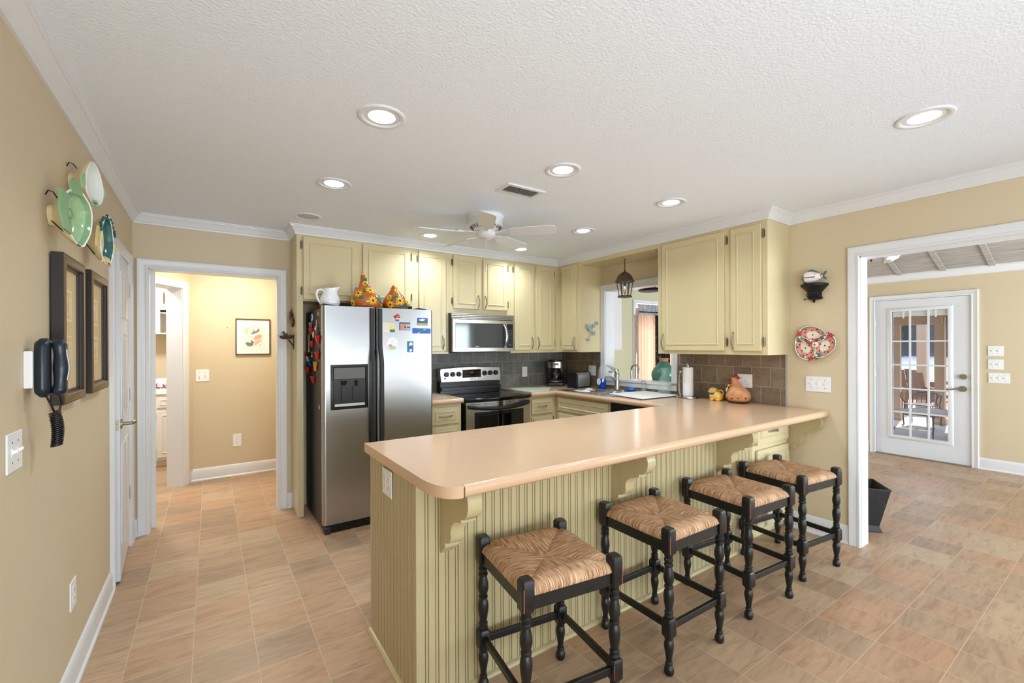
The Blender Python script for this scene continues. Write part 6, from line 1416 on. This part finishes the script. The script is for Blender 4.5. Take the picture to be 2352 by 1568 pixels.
# ------------------------------------------------------------------ den
FDN = F_RIGHT(XD - .0005)
for lab, u0, u1, v0, v1, n in (('white double switch plate, highest of the three right of the patio door', .978, 1.099, 1.302, 1.420, 2), ('white double switch plate, middle one right of the patio door', .979, 1.099, 1.151, 1.267, 2), ('white triple switch plate, lowest of the three right of the patio door', .930, 1.096, .998, 1.112, 3)):
    t = thing('light_switch', lab, 'light switch', (XD, (u0 + u1) / 2, v0)); plate(t, FDN, u0, u1, v0, v1)
    for k in range(n): toggle(t, FDN, u0 + (u1 - u0) * (k + .75 - .0) / (n + .5), (v0 + v1) / 2)
t = thing('waste_bin', 'black flared square waste bin standing just inside the den', 'waste bin', (4.265, 1.349, 0), math.radians(-53))
b = B()
def sq(h, z): return [(h, h, z), (-h, h, z), (-h, -h, z), (h, -h, z)]
b.rings([sq(.118, 0), sq(.112, .004), sq(.098, .043), sq(.152, .342), sq(.147, .342), sq(.094, .048)]); obj('body', b, 'tinblk', t, local=True, smooth=0)
b = B(); b.rings([sq(.1525, .342), sq(.1545, .339), sq(.1545, .332), sq(.1505, .332)], True, False); obj('rim', b, 'tinblk', t, local=True, smooth=0)
dx, dy = 5.6, 1.62
t = thing('den_fan_light', 'white glass tulip light of a ceiling fan seen at the top of the den opening', 'ceiling light', (dx, dy, 2.3))
b = B(); b.cyl((dx, dy, 2.60), (dx, dy, 2.925), .015); b.lathe([(0, 0), (.12, 0), (.14, -.05), (.12, -.11), (.06, -.13), (.05, -.25), (0, -.25)], (dx, dy, 2.68), 28); obj('motor', b, 'white', t)
for k in range(4):
    a = PI / 4 + k * PI / 2 + .35; d_ = Vector((math.cos(a), math.sin(a), 0)); c0 = Vector((dx, dy, 2.42)) + d_ * .06
    b = B(); b.tube([c0, c0 + d_ * .03 + Vector((0, 0, .01)), c0 + d_ * .06], .008, 8); ar = obj('lamp_arm', b, 'white', t)
    ax = (d_ * .75 + Vector((0, 0, -1))).normalized(); M3 = ax.to_track_quat('Z', 'Y').to_matrix(); o_ = c0 + d_ * .055
    b = B(); b.rings([[o_ + M3 @ Vector((r * (1 + .10 * (z / .13) ** 3 * math.cos(6 * q)) * math.cos(q), r * (1 + .10 * (z / .13) ** 3 * math.cos(6 * q)) * math.sin(q), z)) for q in [2 * PI * i / 36 for i in range(36)]] for r, z in ((.018, 0), (.03, .01), (.036, .04), (.04, .08), (.058, .115), (.068, .13), (.066, .13), (.055, .115), (.037, .08), (.032, .04), (.015, .012))]); obj('glass_shade', b, 'porcelain', ar, smooth=80)
b = B(); b.cyl((dx - .01, dy + .035, 2.49), (dx - .01, dy + .035, 2.325), .0012, n=6); b.lathe([(0, 0), (.009, .006), (.010, .014), (.006, .028), (.002, .034), (0, .035)], (dx - .01, dy + .035, 2.285), 12); obj('pull_finial', b, 'nut', t)
# curtains on the back den wall
FCU = F_BACK(4.35)
def drape(name, lab, m_, u0, u1, v0, v1, nf, amp, cat='curtain', n0=0):
    b = B(FCU); k = max(12, nf * 10); b.grid(lambda i, j: (u0 + (u1 - u0) * i, v0 + (v1 - v0) * j, n0 + amp * math.sin(2 * PI * nf * i) * (.55 + .45 * (1 - j)) + .3 * amp * math.sin(2 * PI * nf * 2.3 * i + 1)), k, 6)
    o = tag(obj(name, b, m_, smooth=180), lab, cat); md = o.modifiers.new('solidify', 'SOLIDIFY'); md.thickness = .002; return o
drape('sheer_curtain', 'peach sheer curtain with soft folds seen through the pass-through', 'sheer', 5.20, 5.64, .03, 1.898, 6, .026)
drape('patterned_curtain', 'black and red floral curtain beside the peach sheer', 'floral', 5.565, 5.945, .03, 1.898, 5, .03, n0=.045)
drape('sheer_curtain', 'peach sheer curtain right of the black floral drape', 'sheer', 5.95, 6.40, .03, 1.898, 6, .022)
drape('lace_valance', 'grey white lace valance above the curtains', 'lace', 5.25, 6.95, 1.905, 2.055, 16, .012, 'valance', n0=-.01)
b = B(FCU); b.cyl((5.22, 1.935, .05), (6.99, 1.935, .05), .009); b.ball((5.60, 1.935, .05), .014, 10, 8); tag(obj('curtain_rod', b, 'iron'), 'black curtain rod above the floral drape', 'curtain rod')
gd = struct('window_1', B(F_BACK(YH + .06)).box(5.242, 7.0, .03, 2.06, 0, .006), 'pane', 'glass of the curtained sliding door', 'window')
b = B(F_BACK(YH + .06)); b.sweep([(5.242, 0), (7.0, 0), (7.0, 2.067), (5.242, 2.067)], [(0, -.02), (0, .03), (.05, .03), (.05, -.02)], True); b.box(6.09, 6.15, .04, 2.04, -.02, .03); obj('window_frame', b, 'white', gd)
# wall cabinet of the den wet bar
t = thing('bar_wall_cabinet', 'plain white wall cabinet seen at the left of the pass-through', 'cabinet', (4.25, 4.24, 1.382))
b = B(); b.box(3.96, 4.572, 4.085, YH - .002, 1.382, 2.30); obj('carcass', b, 'tinwhite', t)
b = B(F_BACK(4.085)); b.box(3.97, 4.26, 1.39, 2.29, 0, .018); obj('door', b, 'tinwhite', t, bev=.003); b = B(F_BACK(4.085)); b.box(4.266, 4.568, 1.39, 2.29, 0, .018); obj('door', b, 'tinwhite', t, bev=.003)
t = thing('bar_cabinet', 'white bar base cabinet behind the pass-through', 'cabinet', (4.2, 3.5, 0))
b = B(); b.box(XJ + .005, 4.50, 2.72, 3.95, 0, .90); obj('carcass', b, 'tinwhite', t)
b = B(); b.box(XJ + .001, 4.53, 2.70, 3.97, .901, .94); obj('bar_top', b, 'counter', t)
t = thing('bar_faucet', 'slim chrome gooseneck bar faucet behind the pass-through sill', 'faucet', (4.2, 3.58, .94))
b = B(); b.cyl((4.2, 3.59, .94), (4.2, 3.59, .96), .026); pts = [(4.2, 3.59, .95), (4.2, 3.592, 1.05), (4.2, 3.592, 1.13)] + [(4.2, 3.592 - .056 + .056 * math.cos(a), 1.145 + .062 * math.sin(a)) for a in [PI * k / 10 for k in range(10)]] + [(4.2, 3.474, 1.14), (4.2, 3.472, 1.12)]
b.tube(pts, [.012] * len(pts), 10); b.cyl((4.2, 3.4745, 1.145), (4.2, 3.472, 1.11), .015); obj('gooseneck', b, 'chrome', t)
t = thing('green_vase', 'round bellied green ceramic vase with a bare terracotta neck behind the sill', 'vase', (4.14, 3.085, .941))
b = B(); b.lathe([(0, 0), (.06, 0), (.085, .05), (.118, .11), (.132, .16), (.13, .20), (.105, .25), (.07, .285), (.05, .31), (.044, .325), (0, .325)], (4.14, 3.085, .941), 32); obj('belly', b, 'greenv', t, smooth=70)
b = B(); b.lathe([(.043, .322), (.046, .34), (.052, .352), (.056, .356), (.046, .358), (.038, .345), (0, .33)], (4.14, 3.085, .941), 28); obj('neck', b, 'hen', t, smooth=60)
cx, cy = 5.05, 3.98
t = thing('den_hanging_light', 'dark metal hanging light seen high in the pass-through', 'pendant lamp', (cx, cy, 2.18))
def hx(r, z): return [(cx + r * math.cos(2 * PI * k / 8), cy + r * math.sin(2 * PI * k / 8), z) for k in range(8)]
b = B(); b.rings([hx(.155, 2.19), hx(.165, 2.195), hx(.15, 2.22), hx(.13, 2.232), hx(.06, 2.238), hx(.02, 2.24)]); obj('tray', b, 'iron', t, smooth=20)
b = B(); b.cyl((cx, cy, 2.235), (cx, cy, 3.10), .008)
for k in range(6): a = 2 * PI * k / 6; b.cyl((cx + .115 * math.cos(a), cy + .115 * math.sin(a), 2.225), (cx + .115 * math.cos(a), cy + .115 * math.sin(a), 2.275), .009)
b.cyl((cx, cy, 2.235), (cx, cy, 2.29), .03); obj('stem', b, 'iron', t)

# ------------------------------------------------------------------ patio, lake and far shore
b = B(); b.box(XD + .12, 15.2, -9, 10, -.3, -.12); struct('floor_patio', b, 'concrete', 'pale concrete patio floor outside the glazed door', 'patio')
b = B(); b.hexa([(XD + .12, -9, 2.62), (12.3, -9, 2.02), (12.3, 10, 2.02), (XD + .12, 10, 2.62), (XD + .12, -9, 2.7), (12.3, -9, 2.1), (12.3, 10, 2.1), (XD + .12, 10, 2.7)]); struct('ceiling_porch', b, 'deckw', 'wood boarded porch roof', 'porch roof')
for k in range(12): q = B(); y = -4 + .75 * k; q.hexa([(XD + .2, y, 2.50), (12.3, y, 1.90), (12.3, y + .06, 1.90), (XD + .2, y + .06, 2.50), (XD + .2, y, 2.62), (12.3, y, 2.03), (12.3, y + .06, 2.03), (XD + .2, y + .06, 2.62)]); struct('rafter', q, 'deckw', '', '', bpy.data.objects['ceiling_porch'])
b = B(); b.box(11.62, 11.80, 2.35, 9, 1.83, 1.985); struct('trim_porch_beam', b, 'stucco', 'tan beam of the porch', 'beam')
for lab, x, y, w_ in (('tan square porch post, rightmost through the door glass', 11.78, 2.40, .072), ('tan square porch post, middle one, standing farthest away', 14.4, 3.26, .085), ('tan square porch post, leftmost through the door glass', 11.78, 3.05, .05)):
    t = thing('porch_post', lab, 'post', (x, y, -.12), group='posts of the porch'); b = B(); b.box(x - w_, x + w_, y - w_, y + w_, -.119, 1.98); obj('shaft', b, 'stucco', t); b = B(); b.box(x - w_ - .02, x + w_ + .02, y - w_ - .02, y + w_ + .02, -.119, -.02); obj('plinth', b, 'stucco', t)
b = B(); b.box(15.2, 17.0, -9, 12, -.35, -.14); struct('floor_deck', b, 'deckw', 'brown wooden deck at the edge of the lake', 'deck')
rl = thing('deck_railing', 'brown wooden railing along the lake edge of the deck', 'railing', (16.9, 3.5, -.14))
for z in (.36, .17, -.02): b = B(); b.box(16.86, 16.92, -6, 12, z - .045, z + .045); obj('rail', b, 'deckw', rl)
for k in range(9): b = B(); b.box(16.9, 17.0, -5 + 2 * k, -4.9 + 2 * k, -.139, .45); obj('rail_post', b, 'deckw', rl)
b = B(); b.box(16.5, 16.85, 3.35, 3.85, -.139, .40); t = tag(obj('storage_chest', b, 'nut', bev=.02), 'dark red box by the deck railing', 'box')
def lounge(lab, x, y, rz):
    t = thing('deck_chair', lab, 'chair', (x, y, -.12), rz, group='brown slatted chairs on the patio')
    for k in range(5): b = B(); b.hexa([(-.26 + .105 * k, .20, .30), (-.165 + .105 * k, .20, .30), (-.165 + .105 * k, .225, .30), (-.26 + .105 * k, .225, .30), (-.28 + .113 * k, .50, .98 - .02 * (k - 2) ** 2), (-.178 + .113 * k, .50, .98 - .02 * (k - 2) ** 2), (-.178 + .113 * k, .525, .98 - .02 * (k - 2) ** 2), (-.28 + .113 * k, .525, .98 - .02 * (k - 2) ** 2)]); obj('back_slat', b, 'wicker', t, local=True)
    b = B(); b.hexa([(-.27, -.28, .38), (.27, -.28, .38), (.27, .24, .30), (-.27, .24, .30), (-.27, -.28, .41), (.27, -.28, .41), (.27, .24, .33), (-.27, .24, .33)]); obj('seat', b, 'wicker', t, local=True)
    for s in (-1, 1):
        b = B(); b.box(s * .30 - .05, s * .30 + .05, -.34, .34, .56, .585); obj('armrest', b, 'wicker', t, local=True)
        for yy in (-.28, .28): b = B(); b.box(s * .30 - .03, s * .30 + .03, yy - .03, yy + .03, .001, .56); obj('leg', b, 'wicker', t, local=True)
lounge('brown slatted wooden chair behind the left panes of the door', 14.2, 3.95, -1.2); lounge('brown woven chair behind the middle panes of the door', 13.1, 3.05, -1.0)
def ironchair(lab, x, y, rz):
    t = thing('iron_chair', lab, 'chair', (x, y, -.12), rz, group='black wrought iron chairs on the patio')
    b = B(); b.box(-.22, .22, -.22, .22, .40, .415); obj('seat', b, 'iron', t, local=True, bev=.006)
    b = B(); b.tube([(-.20, .22, .41), (-.21, .27, .56), (-.12, .285, .61), (0, .29, .63), (.12, .285, .61), (.21, .27, .56), (.20, .22, .41)], .010, 8)
    for k in range(5): b.tube([(-.14 + .07 * k, .22, .41), (-.14 + .07 * k, .28, .59)], .006, 6)
    obj('backrest', b, 'iron', t, local=True)
    for s in (-1, 1):
        b = B(); b.tube([(s * .23, .25, .62), (s * .26, .05, .64), (s * .27, -.15, .62), (s * .26, -.22, .55), (s * .24, -.15, .48), (s * .23, -.05, .41)], .010, 8); obj('armrest', b, 'iron', t, local=True)
        for yy in (-.2, .2): b = B(); b.tube([(s * .2, yy, .41), (s * .22, yy * 1.15, .2), (s * .21, yy * 1.1, .02), (s * .235, yy * 1.2, .003)], .010, 8); obj('leg', b, 'iron', t, local=True)
ironchair('black wrought iron armchair behind the left end of the low table', 11.0, 3.3, -1.5); ironchair('black wrought iron armchair behind the right part of the low table', 11.25, 2.55, -1.6)
t = thing('patio_table', 'low wrought iron patio table with curved legs and pale top', 'table', (10.25, 2.22, -.12), math.radians(-20))
b = B(); b.box(-.48, .48, -.36, .36, .385, .40); obj('table_top', b, 'concrete', t, local=True, bev=.005)
b = B(); b.sweep([(-.49, -.37), (.49, -.37), (.49, .37), (-.49, .37)], [(0, .375), (0, .405), (.015, .405), (.015, .375)], True); obj('iron_rim', b, 'iron', t, local=True)
for sx in (-1, 1):
    for sy in (-1, 1): b = B(); b.tube([(sx * .42, sy * .30, .38), (sx * .47, sy * .34, .30), (sx * .44, sy * .32, .18), (sx * .40, sy * .29, .08), (sx * .43, sy * .31, .012), (sx * .46, sy * .33, .008)], .012, 8); b.tube([(sx * .36, sy * .3, .37), (sx * .41, sy * .31, .34), (sx * .43, sy * .32, .27)], .007, 6); obj('leg', b, 'iron', t, local=True)
b = B(); b.box(17.0, 130, -160, 220, -1.1, -1.0); struct('lake', b, 'water', 'rippled blue lake behind the deck', 'lake')
rn = random.Random(9); protos = []
for k in range(22):
    x, y = 120 + (k % 3) * 13, -8 + k * 4.6
    if k < 4:
        t = thing('far_tree', 'dark leafy tree on the far shore of the lake', 'tree', (0, 0, 0), 0, 'trees on the far shore')
        b = B(); b.cyl((0, 0, 0), (0, 0, 6), .35, .2); obj('trunk', b, 'deckw', t, local=True)
        b = B()
        for q in range(34): b.ball((rn.uniform(-2.6, 2.6), rn.uniform(-2.6, 2.6), rn.uniform(1.6, 11)), rn.uniform(.9, 1.7), 8, 6)
        for v in b.bm.verts: v.co += Vector((rn.uniform(-.3, .3), rn.uniform(-.3, .3), rn.uniform(-.3, .3)))
        obj('crown', b, 'trees', t, local=True, smooth=0); protos.append(t)
    else: t = copy_tree(protos[k % 4])
    t.location = (x, y, -1.0); t.rotation_euler = (0, 0, rn.uniform(0, 6)); s_ = rn.uniform(.9, 1.15); t.scale = (s_, s_, s_)
b = B(); b.hexa([(116, -160, -1.02), (400, -160, -1.02), (400, 220, -1.02), (118, 220, -1.02), (124, -160, 8), (400, -160, 16), (400, 220, 16), (124, 220, 8)]); struct('far_shore', b, 'trees', 'dark wooded far shore', 'shore')
